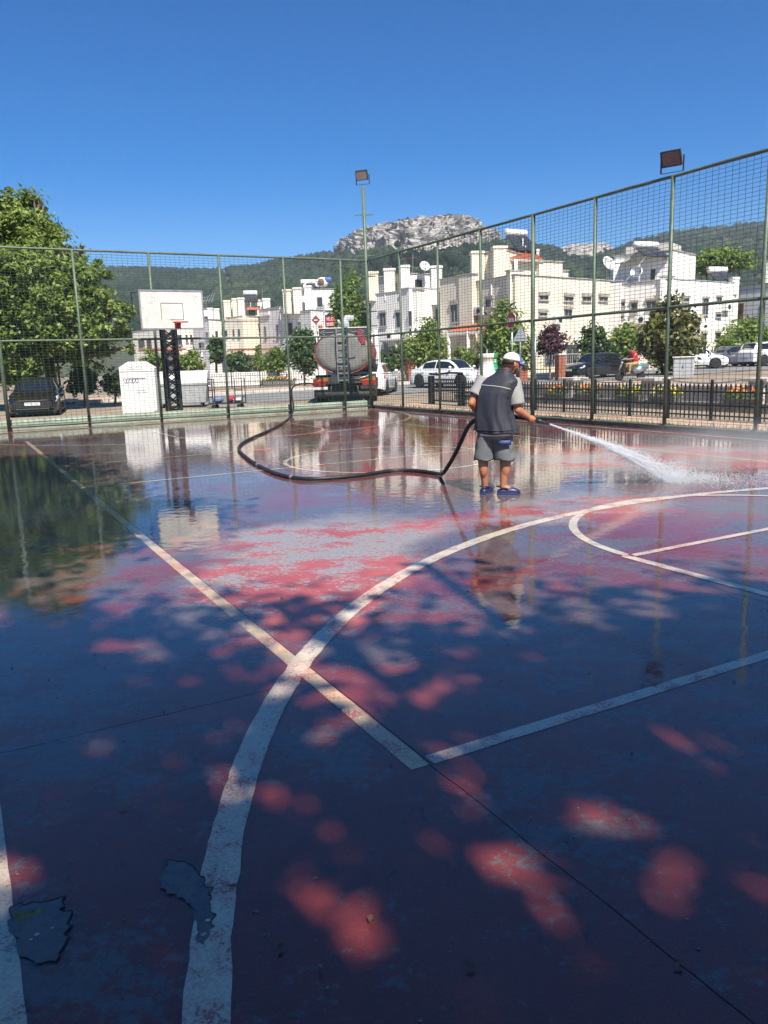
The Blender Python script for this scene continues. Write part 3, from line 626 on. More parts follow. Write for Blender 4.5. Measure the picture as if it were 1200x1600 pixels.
bush('dark shrub under the large tree right of the dark car', 105, 150, 560, 618, 38, 'leaf_dark', 1500, .10)
bush('low dark shrub with bare stems beside the white cabinet', 152, 198, 575, 618, 37, 'leaf_dark', 900, .08)
bush('sunlit green shrub behind the dark parked car', 8, 62, 558, 600, 40, 'leaf_bright', 1400, .09)
# shade tree that stands outside the near end of the court, behind the photographer
sb = Vector((4.6, -7.6, 0.03)); bl = []
for k in range(46):
    # clusters placed where their shade falls on the near part of the court
    gx, gy = random.uniform(-4.6, 4.6), random.uniform(-.3, 4.7)
    h = random.uniform(8.6, 11.6); c = Vector((gx, gy, 0))+SUN*(h/SUN.z); bl.append(((c.x-sb.x, c.y-sb.y, h), (random.uniform(.62,.95), random.uniform(.62,.95), .5)))
for k in range(9):
    gx = -3.6+k*1.0; gy = 5.1+random.uniform(-.5, .9); h = random.uniform(8.8, 11); c = Vector((gx, gy, 0))+SUN*(h/SUN.z); bl.append(((c.x-sb.x, c.y-sb.y, h), (.42, .42, .3)))
GAPS = []
for px, py, r in ((600,1050,.34),(320,1000,.30),(300,1075,.15),(430,1240,.19),(290,1215,.19),(335,1255,.1),(550,1270,.13),(715,1385,.19),(800,1340,.11),(865,1405,.10),(830,1445,.07),(700,975,.28),(620,955,.24),(560,975,.2),(840,1065,.12),(910,1120,.12),(1100,1130,.12),(1030,1280,.06),(720,1225,.11),(560,1400,.08),(270,1440,.06),(390,1200,.11),(415,1105,.10),(480,1015,.14),(850,1125,.10),(900,960,.34),(1020,850,.45),(640,1085,.14),(740,1065,.12),(200,1010,.16),(940,1040,.14),(500,1160,.1),(780,950,.2)):
    c = G(px, py)
    for q in range(11): a_ = random.uniform(0, 6.28); d_ = r*random.uniform(0, 1.4)**.7; GAPS.append((c+Vector((math.cos(a_)*1.3, math.sin(a_)*.75, 0))*d_, r*random.uniform(.22, .55)))
for q in range(130): GAPS.append((Vector((random.uniform(-1.9, 1.3), random.uniform(1.9, 5.4), 0)), random.choice((.05,.06,.07,.08,.1,.13))))
def shade_gap(p):
    gp_ = p-np.array(SUN)[None]*(p[:, 2:]/SUN.z); k = np.ones(len(p), bool); gp_ = gp_+np.array([sb.x, sb.y, 0])-np.array([0,0,0])
    wob = .13*np.sin(gp_[:, 0]*23+gp_[:, 1]*9)*np.cos(gp_[:, 1]*17)
    for c, r in GAPS: k &= np.hypot(gp_[:, 0]-c.x, (gp_[:, 1]-c.y)*.85) > r*(1+wob*4)
    k |= RNG.random(len(p)) < .08
    return k & (RNG.random(len(p)) > np.clip((gp_[:, 1]-3.6)/2.6, 0, .78))
tree('broadleaf_tree', 'tall shade tree behind the near end of the court, its dappled shade on the slabs', sb, bl, 48000, .11, 'leaf_tree', .22, 'bark', trunk_top=(-.6, 1.2, 5.2), cl_r=.42, keep=shade_gap)
# second shade tree outside the left side of the court
s2 = Vector((-7.6, 4.6, .03)); bl = []
for k in range(30):
    gx, gy = random.uniform(-9.5, -2.6), random.uniform(6.6, 15.5)
    if gx > -2.2-(gy-6)*.42: gx -= 1.2
    h = random.uniform(6.6, 9.2); c = Vector((gx, gy, 0))+SUN*(h/SUN.z); bl.append(((c.x-s2.x, c.y-s2.y, h), (random.uniform(.6,1.0), random.uniform(.6,1.0), .5)))
for k in range(10):
    h = random.uniform(7, 9.5); c = Vector((random.uniform(-5.6, -2.7), random.uniform(5.8, 8.8), 0))+SUN*(h/SUN.z); bl.append(((c.x-s2.x, c.y-s2.y, h), (.8, .8, .5)))
tree('broadleaf_tree', 'shade tree outside the left side of the court with twigs mirrored in the water', s2, bl, 32000, .11, 'leaf_tree', .2, 'bark', trunk_top=(1.6, -.3, 4.4), cl_r=.42, keep=lambda p: (p[:, 2]-1.6)/np.hypot(p[:, 0]+s2.x, p[:, 1]+s2.y) > .56)
# street trees and garden shrubs, left to right
bush('light green hedge shrub behind the hoop column left of the white dumpster', 214, 262, 545, 590, 62, 'leaf_bright', 1600, .11)
bush('green garden shrub right of the hoop column', 268, 322, 546, 588, 62, 'leaf_tree', 1800, .11)
tree('palm_tree', 'small spiky palm in front of the white and cream houses', gpt(339, 66), [((0,0,2.4),(.55,.55,.7)),((0,0,3.1),(.5,.5,.5))], 500, .3, 'leaf_dark', .12, limbs=False, flat=.1)
bush('dark garden shrubs under the cream house', 352, 395, 548, 582, 64, 'leaf_dark', 1500, .12)
bush('slim young tree in front of the cream house', 396, 416, 538, 585, 60, 'leaf_tree', 700, .1)
bush('yellow green rounded shrub right of the cream house', 414, 452, 538, 582, 55, 'leaf_bright', 1600, .1)
bush('dense dark green tree left of the tank truck', 448, 502, 508, 582, 48, 'leaf_dark', 3200, .1, 'street_tree', 'tree')
bush('tall bright green tree between the two white houses', 518, 578, 428, 545, 66, 'leaf_bright', 4200, .15, 'garden_tree', 'tree', 4, trunk_r=.14)
bush('dark shrub below the white house right of the tank truck', 588, 632, 540, 584, 55, 'leaf_dark', 1500, .1)
bush('round green street tree left of the white car', 628, 702, 500, 584, 50, 'leaf_tree', 3600, .11, 'street_tree', 'tree', 5, trunk_r=.1)
bush('low green shrub behind the white moving car', 698, 752, 544, 584, 49, 'leaf_tree', 1800, .1)
bush('tall green bush behind the stop sign', 752, 834, 474, 582, 46, 'leaf_tree', 4600, .11, 'garden_tree', 'tree', 5, trunk_r=.1)
bush('small purple leaved tree left of the red brick pillar', 836, 882, 510, 556, 46, 'leaf_purple', 2200, .09, 'street_tree', 'tree', 4, trunk_r=.07, bark='bark_grey')
bush('dark green rounded tree behind the black car', 904, 962, 506, 572, 52, 'leaf_dark', 3000, .12, 'garden_tree', 'tree')
bush('green hedge tree behind the scooter rider', 945, 1004, 500, 568, 54, 'leaf_tree', 2600, .12, 'garden_tree', 'tree')
bush('yellowish large leaved tree right of the scooter rider', 994, 1084, 468, 580, 47, 'leaf_yellow', 3400, .15, 'street_tree', 'tree', 5, trunk_r=.09)
bush('bright green hedge behind the grey hatchback', 1112, 1215, 496, 560, 62, 'leaf_bright', 4200, .13, 'hedge', 'hedge', 7)
bush('climbing vine covering the roof terrace of the white house', 1052, 1162, 390, 428, 70, 'leaf_bright', 3000, .15, 'roof_vine', 'vine', 6, zb=P(1105, 428, 70).z, trunk_r=.05)

# ---------------------------------------------------------------- houses
def hp(px, Y): q = P(px, 500, Y); return Vector((q.x, Y, 0))
class House:
    def __init__(s, name, label, px, Y, wall):
        p = hp(px, Y); s.o = Vector((p.x, p.y, gz2(p.x, p.y)-.05)); s.root = thing(name, label, 'house', s.o); s.wall = wall; s.base = s.o.z
    def loc(s, p): return Vector((p[0]-s.o.x, p[1]-s.o.y, (p[2] if len(p) > 2 else 0)-s.o.z))
    def foot(s, front, depth):
        """front: 2 or 3 (px, Y) points left to right; returns footprint corners"""
        q = [hp(*f) for f in front]
        if len(q) == 3: return [q[0], q[1], q[2], q[0]+q[2]-q[1]]
        d = (q[1]-q[0]); n = Vector((-d.y, d.x, 0)).normalized()
        if n.y < 0: n = -n
        return [q[0], q[1], q[1]+n*depth, q[0]+n*depth]
    def ztop(s, px, py, Y): return P(px, py, Y).z
    def block(s, name, front, top, depth=7, bottom=None, wall=None, coping=True, parent=None, cap=.05):
        """top: screen row at the first front point (or (row, index))"""
        k = 0
        if isinstance(top, tuple): top, k = top
        f = s.foot(front, depth); z1 = s.ztop(front[k][0], top, front[k][1]); z0 = s.base if bottom is None else s.ztop(front[k][0], bottom, front[k][1])
        q = [s.loc(p) for p in f]
        o = MB().prism([(p.x, p.y) for p in q], z0-s.o.z, z1-s.o.z).build(name, wall or s.wall, parent or s.root)
        if coping:
            c = sum(q, Vector())/len(q); e = [(c+(p-c)*(1+.12/max(.4, (p-c).length))) for p in q]
            MB().prism([(p.x, p.y) for p in e], z1-s.o.z-.002, z1-s.o.z+cap).build('coping', 'coping' if coping is True else coping, o)
        return o, f, z1
    def hit(s, a_, b2, px, py):
        n = Vector((-(b2-a_).y, (b2-a_).x, 0)); d = ray(px, py); o = Vector((0,0,CAM_H)); tt = (a_-Vector((0,0,0))-Vector((0,0,0))).dot(n)-o.dot(n); tt /= d.dot(n); return o+d*tt
    def window(s, face, x0, y0, x1, y1, kind='frame', shut=None, parent=None, name='window', sill=True):
        """face: two footprint corners; the rectangle is given where the photograph shows it"""
        a_, b2 = face; c0 = s.hit(a_, b2, (x0+x1)/2, y0); c1 = s.hit(a_, b2, (x0+x1)/2, y1)
        L0 = s.hit(a_, b2, x0, (y0+y1)/2); R0 = s.hit(a_, b2, x1, (y0+y1)/2)
        wd = (R0-L0).length; ht = abs(c0.z-c1.z); c = (L0+R0)/2; c.z = (c0.z+c1.z)/2
        d = (b2-a_).normalized(); out = Vector((d.y, -d.x, 0))
        if out.y > 0: out = -out
        M0 = Matrix(((d.x, out.x, 0, c.x-s.o.x), (d.y, out.y, 0, c.y-s.o.y), (0, 0, 1, c.z-s.o.z), (0,0,0,1)))
        m = MB(); m.M = M0; fw = min(.045, wd*.09)
        m.box(-wd/2, -wd/2+fw, .0, .07, -ht/2, ht/2); m.box(wd/2-fw, wd/2, .0, .07, -ht/2, ht/2)
        m.box(-wd/2+fw, wd/2-fw, .0, .07, ht/2-fw, ht/2); m.box(-wd/2+fw, wd/2-fw, .0, .07, -ht/2, -ht/2+fw)
        if wd > .7: m.box(-.02, .02, .0, .06, -ht/2+fw, ht/2-fw)
        w_ = m.build(name, 'frame_white' if kind == 'frame' else 'frame_brown', parent or s.root)
        m = MB(); m.M = M0; m.box(-wd/2+fw, wd/2-fw, .005, .028, -ht/2+fw, ht/2-fw); m.build('pane', 'pane', w_)
        if sill: m = MB(); m.M = M0; m.box(-wd/2-.07, wd/2+.07, .0, .13, -ht/2-.06, -ht/2-.004); m.build('sill', 'coping', w_)
        if shut: # rolled shutter box or awning above the opening
            m = MB(); m.M = M0; m.box(-wd/2-.04, wd/2+.04, .0, .16, ht/2+.004, ht/2+shut); m.build('shutter_box', 'shutter', w_)
        if kind == 'grille':
            m = MB(); m.M = M0
            for k in range(6): xx = -wd/2+wd*(k+.5)/6; m.box(xx-.012, xx+.012, .08, .10, -ht/2, ht/2)
            m.box(-wd/2, wd/2, .075, .105, -.015, .015); m.build('grille', 'frame_brown', w_)
        return w_
    def chimney(s, x0, x1, top, bottom, Y, wall=None, dp=None):
        o, f, z = s.block('chimney', [(x0, Y), (x1, Y+.02)], top, dp or max(.7, (x1-x0)/F_PX*Y), bottom, wall, coping=False)
        q = [s.loc(p) for p in f]; c = sum(q, Vector())/4
        MB().prism([((c+(p-c)*1.14).x, (c+(p-c)*1.14).y) for p in q], z-s.o.z-.18, z-s.o.z-.02).build('cap', wall or s.wall, o)
        return o
    def aircon(s, face, px, py):
        a_, b2 = face; c = s.hit(a_, b2, px, py); d = (b2-a_).normalized(); out = Vector((d.y, -d.x, 0)); out = -out if out.y > 0 else out
        M0 = Matrix(((d.x, out.x, 0, c.x-s.o.x), (d.y, out.y, 0, c.y-s.o.y), (0, 0, 1, c.z-s.o.z), (0,0,0,1)))
        m = MB(); m.M = M0; m.box(-.42,.42,.04,.36,-.28,.28); u_ = m.build('air_conditioner', 'white_paint', s.root); m = MB(); m.M = M0; m.tube([(.1,.362,0),(.1,.372,0)], .2, 14); m.build('fan_grille', 'dark_plastic', u_)
    def drain(s, face, px, y0, y1):
        p0, p1 = s.loc(s.hit(*face, px, y0)), s.loc(s.hit(*face, px, y1)); MB().tube([p0+Vector((0,-.06,0)), p1+Vector((0,-.06,0))], .05, 8).build('drainpipe', 'white_paint', s.root, True)
    def dish(s, px, py, Y, r=.55, az=.5, mt='dish'):
        p = s.loc(P(px, py, Y)); rings = []
        M0 = Matrix.Translation(p) @ Matrix.Rotation(az, 4, 'Z') @ Matrix.Rotation(R(65), 4, 'X'); m = MB(); m.M = M0
        for k in range(1, 6): rr = r*k/5; rings.append([(rr*math.cos(a_*.5236), rr*math.sin(a_*.5236), rr*rr*.35/r) for a_ in range(12)])
        rings = [[(x*.02, y*.02, 0) for x, y, z in rings[0]]]+rings+[[(x, y, z-.03) for x, y, z in rings[-1]], [(x*.02, y*.02, -.05) for x, y, z in rings[0]]]
        m.loft(rings); d_ = m.build('satellite_dish', mt, s.root, True)
        a2 = MB(); a2.bar(p+Vector((0,.1,-.1)), p+Vector((0,.15,-1.1)), .05); tip = M0 @ Vector((0,0,r*.9)); a2.bar(M0 @ Vector((0,-r*.8,.2*r)), tip, .03); a2.ball(tip, .06, 8, 6)
        a2.build('dish_mount', 'galv', d_)
    def solar(s, px, py, Y, wd=1.8, az=0.0, mount=.9):
        """water tank over a tilted panel on a frame; (px,py) is the tank centre"""
        p = s.loc(P(px, py, Y)); m = MB(); m.M = Matrix.Translation(p) @ Matrix.Rotation(az, 4, 'Z')
        m.tube([(-wd/2,0,0), (-wd/2+.06,0,0), (wd/2-.06,0,0), (wd/2,0,0)], [.2,.27,.27,.2], 14); tk = m.build('water_tank', 'white_paint', s.root, True)
        m = MB(); m.M = Matrix.Translation(p) @ Matrix.Rotation(az, 4, 'Z')
        for x0 in (-wd/2+.02, .03): m.add([(x0,-.2,-.25),(x0+wd/2-.06,-.2,-.25),(x0+wd/2-.06,-1.5,-mount-.3),(x0,-1.5,-mount-.3),(x0,-.16,-.31),(x0+wd/2-.06,-.16,-.31),(x0+wd/2-.06,-1.46,-mount-.36),(x0,-1.46,-mount-.36)], [(0,1,2,3),(7,6,5,4),(0,4,5,1),(1,5,6,2),(2,6,7,3),(3,7,4,0)])
        m.build('solar_panel', 'solar_panel', s.root)
        m = MB(); m.M = Matrix.Translation(p) @ Matrix.Rotation(az, 4, 'Z')
        for x in (-wd/2+.15, wd/2-.15): m.bar((x,.1,-.2), (x,.25,-mount-.6), .05); m.bar((x,-.1,-.25), (x,-1.45,-mount-.6), .04); m.bar((x,.2,-mount-.4), (x,-1.45,-mount-.4), .04)
        m.build('heater_frame', 'galv', s.root)
# A: cream corner house
A = House('corner_house', 'cream corner house with red tiled roof room and tall chimneys', 805, 54, 'stucco_cream')
bA, fA, zA = A.block('wall', [(690, 62), (805, 54), (953, 60.5)], (429, 1), wall='stucco_cream')
LF, RF = (fA[0], fA[1]), (fA[1], fA[2])
A.block('pilaster', [(797, 54.2), (818, 54.6)], 423, .5, 560, 'stucco_cream'); A.block('wing', [(688, 60.5), (722, 58.6)], (437, 0), 4, None, 'stucco_tan')
A.block('pilaster', [(717, 58.7), (738, 57.6)], 431, .6, 600, 'stucco_tan')
A.block('tower', [(739, 60), (791, 58.6)], 397, 4.5, 470, 'stucco_cream', coping=True)
A.chimney(738, 757, 392, 470, 59.2); A.chimney(772, 792, 384, 470, 58)
A.block('roof_room', [(786, 59.5), (845, 60.5)], 404, 5, 440, 'stucco_tan', coping=False); A.block('annexe', [(842, 60), (878, 61)], 408, 4, 440, 'stucco_cream', coping='coping'); A.block('annexe', [(877, 61.2), (887, 61.5)], 423, 3, 440, 'stucco_cream')
rp0 = A.loc(P(784, 403, 59)); rp1 = A.loc(P(849, 405, 60)); m = MB(); nt2 = 22
for k in range(nt2):
    f0, f1 = k/nt2, (k+.94)/nt2; p0 = rp0.lerp(rp1, f0); p1 = rp0.lerp(rp1, f1); up = Vector((0, 3.2, 1.15-.5*abs(k/nt2-.4)))
    m = MB(); md = (p0+p1)/2+Vector((0,0,.07)); m.loft([[p0, md, p1, p1+Vector((0,0,-.05)), p0+Vector((0,0,-.05))], [p0+up, md+up, p1+up, p1+up+Vector((0,0,-.05)), p0+up+Vector((0,0,-.05))]]); m.build('roof_tile', 'roof_tile', A.root)
MB().bar(rp0+Vector((0,.05,-.12)), rp1+Vector((0,.05,-.12)), .1, .16).build('eave_beam', 'coping', A.root)
MB().tube([A.loc(P(806, 405, 59.1)), A.loc(P(806, 436, 59.1))], .13, 10).build('column', 'stucco_white', A.root, True)
A.solar(806, 364, 63, 2.0, .5, 1.2); A.chimney(838, 842, 389, 410, 62, 'stucco_white', .4)
MB().bar(A.loc(P(817, 372, 62)), A.loc(P(817, 400, 62)), .07).build('pipe', 'white_paint', A.root); MB().bar(A.loc(P(821, 384, 62)), A.loc(P(821, 400, 62)), .07).build('pipe', 'white_paint', A.root)
rm = A.foot([(786, 59.5), (845, 60.5)], 5); A.window((rm[0], rm[1]), 797, 412, 806, 430, 'brown')
for (x0, y0, x1, y1) in ((842,462,856,469),(881,464,895,471),(909,464,923,471),(842,489,854,494),(881,484,893,494),(935,464,949,471)): A.window(RF, x0, y0, x1, y1, shut=.25)
for (x0, y0, x1, y1) in ((733,487,747,501),(760,467,771,480),(783,466,796,480)): A.window(LF, x0, y0, x1, y1, shut=.22)
wf = A.foot([(688, 60.5), (722, 58.6)], 4); A.window((wf[0], wf[1]), 705, 476, 716, 504, shut=.3)
pz = P(742, 518, 57.5).z-A.o.z; q0 = A.loc(hp(700, 58)); q1 = A.loc(hp(765, 54.6))
for k in range(16):
    p0 = q0.lerp(q1, k/16); p1 = q0.lerp(q1, (k+.93)/16); p0.z = p1.z = pz; up = Vector((.6, 1.3, .55)); md = (p0+p1)/2+Vector((0,0,.06))
    MB().loft([[p0, md, p1], [p0+up, md+up, p1+up]]).build('porch_tile', 'roof_tile', A.root)
for f in (.02, .5, .98): c = q0.lerp(q1, f); MB().box(c.x-.1, c.x+.1, c.y+.05, c.y+.25, 0, pz).build('porch_post', 'stucco_white', A.root)
MB().bar((q0.x, q0.y+.15, pz-.12), (q1.x, q1.y+.15, pz-.12), .18).build('porch_beam', 'stucco_white', A.root)
bo, bf, bz = A.block('balcony', [(880, 57.2), (930, 59.2)], 524, 1.2, 531, 'stucco_white', coping=False)
A.window(RF, 884, 538, 903, 572, sill=False, name='door'); A.window(RF, 850, 540, 866, 572, sill=False, name='door')
A.aircon(RF, 868, 500); A.aircon(LF, 752, 486); A.drain(RF, 930, 436, 570); A.drain(LF, 768, 445, 515)
# B: white house
B = House('white_house', 'tall white house with four square chimneys right of the tank truck', 640, 62, 'stucco_white')
bB, fB, zB = B.block('wall', [(580, 64), (652, 60.5), (691, 64)], (452, 1), wall='stucco_white'); BL, BR = (fB[0], fB[1]), (fB[1], fB[2])
B.block('bay', [(640, 60.6), (690, 62.4)], 450, 1.0, 530, 'stucco_white'); B.block('wing', [(541, 69), (582, 66)], 466, 6, None, 'stucco_pale')
B.chimney(578, 593, 424, 470, 63.5, 'stucco_cream'); B.chimney(602, 619, 419, 470, 62.8, 'stucco_pale')
B.block('upper_room', [(593, 66), (626, 65)], 433, 3, 465, 'stucco_tan'); B.block('upper_room', [(628, 62.8), (690, 64.6)], 427, 4.5, 465, 'stucco_white')
B.chimney(626, 642, 414, 465, 62.3); B.chimney(675, 692, 415, 465, 63.8)
ur = B.foot([(628, 62.8), (690, 64.6)], 4.5); B.window((ur[0], ur[1]), 648, 437, 659, 449, 'brown')
for (x0, y0, x1, y1) in ((594,489,604,510),(619,488,626,512)): B.window(BL, x0, y0, x1, y1, shut=.2)
bw = B.foot([(640, 60.6), (690, 62.4)], 1.0); B.window((bw[0], bw[1]), 637, 486, 643, 510); B.window((bw[0], bw[1]), 680, 482, 688, 506)
wg = B.foot([(541, 69), (582, 66)], 6); B.window((wg[0], wg[1]), 544, 494, 550, 508, sill=False)
for (yy) in (476, 497): MB().bar(B.loc(P(567, yy, 65.8)), B.loc(P(578, yy, 65)), .05).build('pipe', 'iron', B.root)
B.dish(663, 417, 63, .42, .3); MB().bar(B.loc(P(645, 396, 64)), B.loc(P(645, 430, 64)), .05).build('antenna_pole', 'galv', B.root)
m = MB(); pA = B.loc(P(645, 404, 64))
for k in range(6): m.bar(pA+Vector((-1.1+.25*k, -.25, -.05+.03*k)), pA+Vector((-1.1+.25*k, .25, -.05+.03*k)), .025)
m.bar(pA+Vector((-1.2,0,-.06)), pA+Vector((.3,0,.12)), .04); m.build('antenna', 'rust', B.root)
B.block('canopy', [(588, 60.8), (652, 57.8)], 530, 3.0, 533, 'stucco_white', coping=False)
for px in (590, 620, 650): c = B.loc(hp(px, 59.6-(px-620)*.045)); MB().box(c.x-.13, c.x+.13, c.y-.1, c.y+.1, 0, P(620, 533, 59.5).z-B.o.z).build('porch_post', 'stucco_white', B.root)
for (x0, y0, x1, y1) in ((600,548,612,580),(628,546,640,570)): B.window(BL, x0, y0, x1, y1, 'brown', sill=False, name='door')
B.aircon(BL, 611, 525); B.drain(BL, 630, 462, 530); B.drain(BR, 668, 455, 540)
# C
C_ = House('white_house', 'white house with solar heater left of the bright green tree', 490, 78, 'stucco_white')
bC, fC, zC = C_.block('wall', [(445, 82), (486, 77), (528, 80)], (484, 1), wall='stucco_white'); CL, CR = (fC[0], fC[1]), (fC[1], fC[2])
C_.block('upper_room', [(462, 80), (524, 81)], 452, 4.5, 490, 'stucco_white'); C_.chimney(444, 457, 452, 490, 79.5, 'stucco_cream'); C_.chimney(460, 473, 449, 490, 78.8, 'stucco_pale'); C_.chimney(478, 489, 446, 490, 78.4)
cu = C_.foot([(462, 80), (524, 81)], 4.5); C_.window((cu[0], cu[1]), 495, 464, 504, 480); C_.window(CL, 449, 505, 457, 524, 'grille'); C_.window(CL, 466, 503, 471, 520); C_.window(CR, 507, 492, 514, 508)
C_.solar(484, 441, 83, 1.9, .3, .8); C_.dish(500, 443, 82, .5, -.4)
m = MB(); pb = C_.loc(P(504, 441, 81)); m.ball(pb, (.62,.3,.5), 14, 8); m.build('tarpaulin', 'white_paint', C_.root, True); m = MB(); m.ball(pb+Vector((-.12,-.2,.0)), (.34,.2,.36), 12, 8); m.build('tarpaulin', 'rust', C_.root, True); m = MB(); m.ball(pb+Vector((.55,-.1,.22)), (.42,.2,.26), 12, 8); m.build('tarpaulin', 'cap_blue', C_.root, True)
m = MB(); m.tube([C_.loc(P(474, 455, 80)), C_.loc(P(475, 446, 80)), C_.loc(P(480, 441, 80)), C_.loc(P(488, 440, 80))], .12, 8); m.build('pipe', 'white_paint', C_.root, True)
C_.block('side_wing', [(526, 81), (545, 80)], 500, 4, None, 'stucco_white')
# D
D = House('cream_house', 'cream yellow house with scalloped parapet and red awning window', 370, 84, 'stucco_cream')
bD, fD, zD = D.block('wall', [(348, 86.5), (378, 84), (408, 86)], (494, 1), wall='stucco_cream'); DL, DR = (fD[0], fD[1]), (fD[1], fD[2])
rings = []
for k in range(25):
    f = k/24; px = 349+59*f; yy = 497-5.5*math.exp(-((f-.52)/.13)**2)+(1.5 if f < .35 else 0); Yd = float(np.interp(px, [348,378,408], [86.4,83.9,85.9]))
    p = D.loc(P(px, yy, Yd)); q = D.loc(P(px, 501, Yd)); rings.append([p, p+Vector((0,.25,0)), q+Vector((0,.25,0)), q])
MB().loft(rings).build('scalloped_parapet', 'stucco_cream', D.root)
D.block('upper_room', [(351, 87), (424, 88)], 471, 4.5, 500, 'stucco_pale'); D.chimney(351, 361, 469, 500, 86); D.chimney(364, 372, 466, 500, 85.8); D.chimney(373, 383, 465, 500, 85.6, 'stucco_pale'); D.chimney(412, 423, 466, 500, 87, 'stucco_white'); D.chimney(400, 408, 468, 478, 87.5, 'stucco_white')
du = D.foot([(351, 87), (424, 88)], 4.5); D.window((du[0], du[1]), 389, 483, 399, 495, 'brown', sill=False)
m = MB(); p0, p1 = D.loc(P(386, 480, 86.9)), D.loc(P(406, 480, 86.9)); 
m.add([p0, p1, p1+Vector((0,-.55,-.28)), p0+Vector((0,-.55,-.28)), p0+Vector((0,0,-.05)), p1+Vector((0,0,-.05)), p1+Vector((0,-.55,-.33)), p0+Vector((0,-.55,-.33))], [(0,1,2,3),(7,6,5,4),(0,4,5,1),(1,5,6,2),(2,6,7,3),(3,7,4,0)]); m.build('awning', 'roof_tile', D.root)
for (x0, y0, x1, y1) in ((351,516,356,526),(364,515,367,526),(372,514,376,526)): D.window(DL, x0, y0, x1, y1)
D.window(DR, 404, 513, 408, 521); D.solar(391, 458, 88, 1.5, .2, .7)
MB().bar(D.loc(P(410, 452, 88)), D.loc(P(410, 470, 88)), .05).build('antenna_pole', 'galv', D.root)
D.block('porch_roof', [(352, 82), (380, 80)], 546, 4, 548, 'roof_tile', coping=False)
D2 = House('grey_white_house', 'narrow grey white house front between the cream house and the white one', 428, 82, 'stucco_grey')
b2_, f2_, z2_ = D2.block('wall', [(406, 85), (446, 81)], 484, 5, None, 'stucco_grey'); D2.block('parapet', [(406, 84.6), (420, 83.2)], 486, .8, 494, 'stucco_white'); D2.chimney(438, 445, 480, 500, 81, 'stucco_white')
for (x0, y0, x1, y1) in ((413,510,417,528),(432,507,436,528)): D2.window((f2_[0], f2_[1]), x0, y0, x1, y1)
# E
E_ = House('white_house', 'small white house partly hidden by the right edge of the backboard', 333, 88, 'stucco_white')
bE, fE, zE = E_.block('wall', [(300, 92), (326, 88), (350, 90)], (499, 1), wall='stucco_white'); E_.block('upper_room', [(316, 91), (344, 91.5)], 483, 4, 505, 'stucco_white'); E_.chimney(325, 333, 481, 500, 90); E_.chimney(336, 343, 482, 500, 90)
eu = E_.foot([(316, 91), (344, 91.5)], 4); E_.window((eu[0], eu[1]), 318, 494, 326, 499)
for (x0, y0, x1, y1) in ((311,535,320,544),(322,519,326,528)): E_.window((fE[0], fE[1]), x0, y0, x1, y1)
E_.window((fE[1], fE[2]), 336, 517, 340, 528)
m = MB(); pt = E_.loc(P(322, 473, 92))
for k in range(5): m.tube([pt+Vector((-.6+.3*k,0,0)), pt+Vector((-.4+.3*k,0,.5)), pt+Vector((-.1+.3*k,0,.6+.12*k))], .05, 6)
m.bar(pt+Vector((-.5,0,.2)), pt+Vector((.9,0,.35)), .06); m.bar(pt+Vector((0,0,-.9)), pt+Vector((0,0,.3)), .06); m.build('roof_antenna', 'galv', E_.root)
E_.block('porch_roof', [(298, 84), (326, 82)], 548, 3.5, 550, 'white_paint', coping=False)
for px in (312, 325): c = E_.loc(hp(px, 82.6)); MB().box(c.x-.1, c.x+.1, c.y-.1, c.y+.1, 0, P(318, 550, 82.6).z-E_.o.z).build('porch_post', 'white_paint', E_.root)
# F
F_ = House('pale_house', 'long pale house behind the hoop column', 270, 92, 'stucco_pale')
bF, fF, zF = F_.block('wall', [(205, 99), (272, 92), (322, 95)], (512, 1), wall='stucco_pale'); 
for (x0, y0, x1, y1) in ((217,531,226,544),(230,531,237,545)): F_.window((fF[0], fF[1]), x0, y0, x1, y1, 'brown')
for (x0, y0, x1, y1) in ((277,523,284,539),(290,523,293,535),(297,523,300,535),(278,541,283,546)): F_.window((fF[1], fF[2]), x0, y0, x1, y1)
F_.block('porch_roof', [(212, 90), (242, 88)], 546, 4, 549, 'roof_tile', coping=False)
# G
Gh = House('white_house', 'large white house with satellite dishes behind the parked cars at right', 1050, 60, 'stucco_white')
bG, fG, zG = Gh.block('wall', [(953, 62), (1047, 59), (1152, 64.5)], (436, 1), wall='stucco_white'); GL, GR = (fG[0], fG[1]), (fG[1], fG[2])
Gh.block('pilaster', [(953, 61.6), (969, 61.2)], 440, .6, 560, 'stucco_white'); Gh.block('pilaster', [(1030, 59.3), (1050, 59)], 433, .6, 560, 'stucco_white'); Gh.chimney(1142, 1152, 433, 460, 64)
Gh.block('upper_room', [(958, 64.5), (1047, 61.5)], 401, 5, 445, 'stucco_white'); Gh.chimney(957, 972, 407, 445, 64); Gh.block('roof_gable', [(975, 65), (1044, 63)], 386, 3, 402, 'stone_pale', coping=False)
gu = Gh.foot([(958, 64.5), (1047, 61.5)], 5); Gh.window((gu[0], gu[1]), 1017, 421, 1024, 438, 'brown', sill=False, name='door')
m = MB(); p0, p1 = Gh.loc(P(974, 409, 62.6)), Gh.loc(P(1000, 391, 62.4)); m.add([p0, p1, p1+Vector((.4,2.5,.2)), p0+Vector((.4,2.5,.2)), p0+Vector((0,0,-.12)), p1+Vector((0,0,-.12)), p1+Vector((.4,2.5,.08)), p0+Vector((.4,2.5,.08))], [(0,1,2,3),(7,6,5,4),(0,4,5,1),(1,5,6,2),(2,6,7,3),(3,7,4,0)]); m.build('lean_to_roof', 'coping', Gh.root)
Gh.solar(1009, 383, 62.5, 2.2, .35, .7); Gh.solar(1121, 422, 66, 1.7, .2, .8); Gh.dish(949, 413, 60, .56, .5); Gh.dish(994, 426, 60.8, .48, -.5, 'galv')
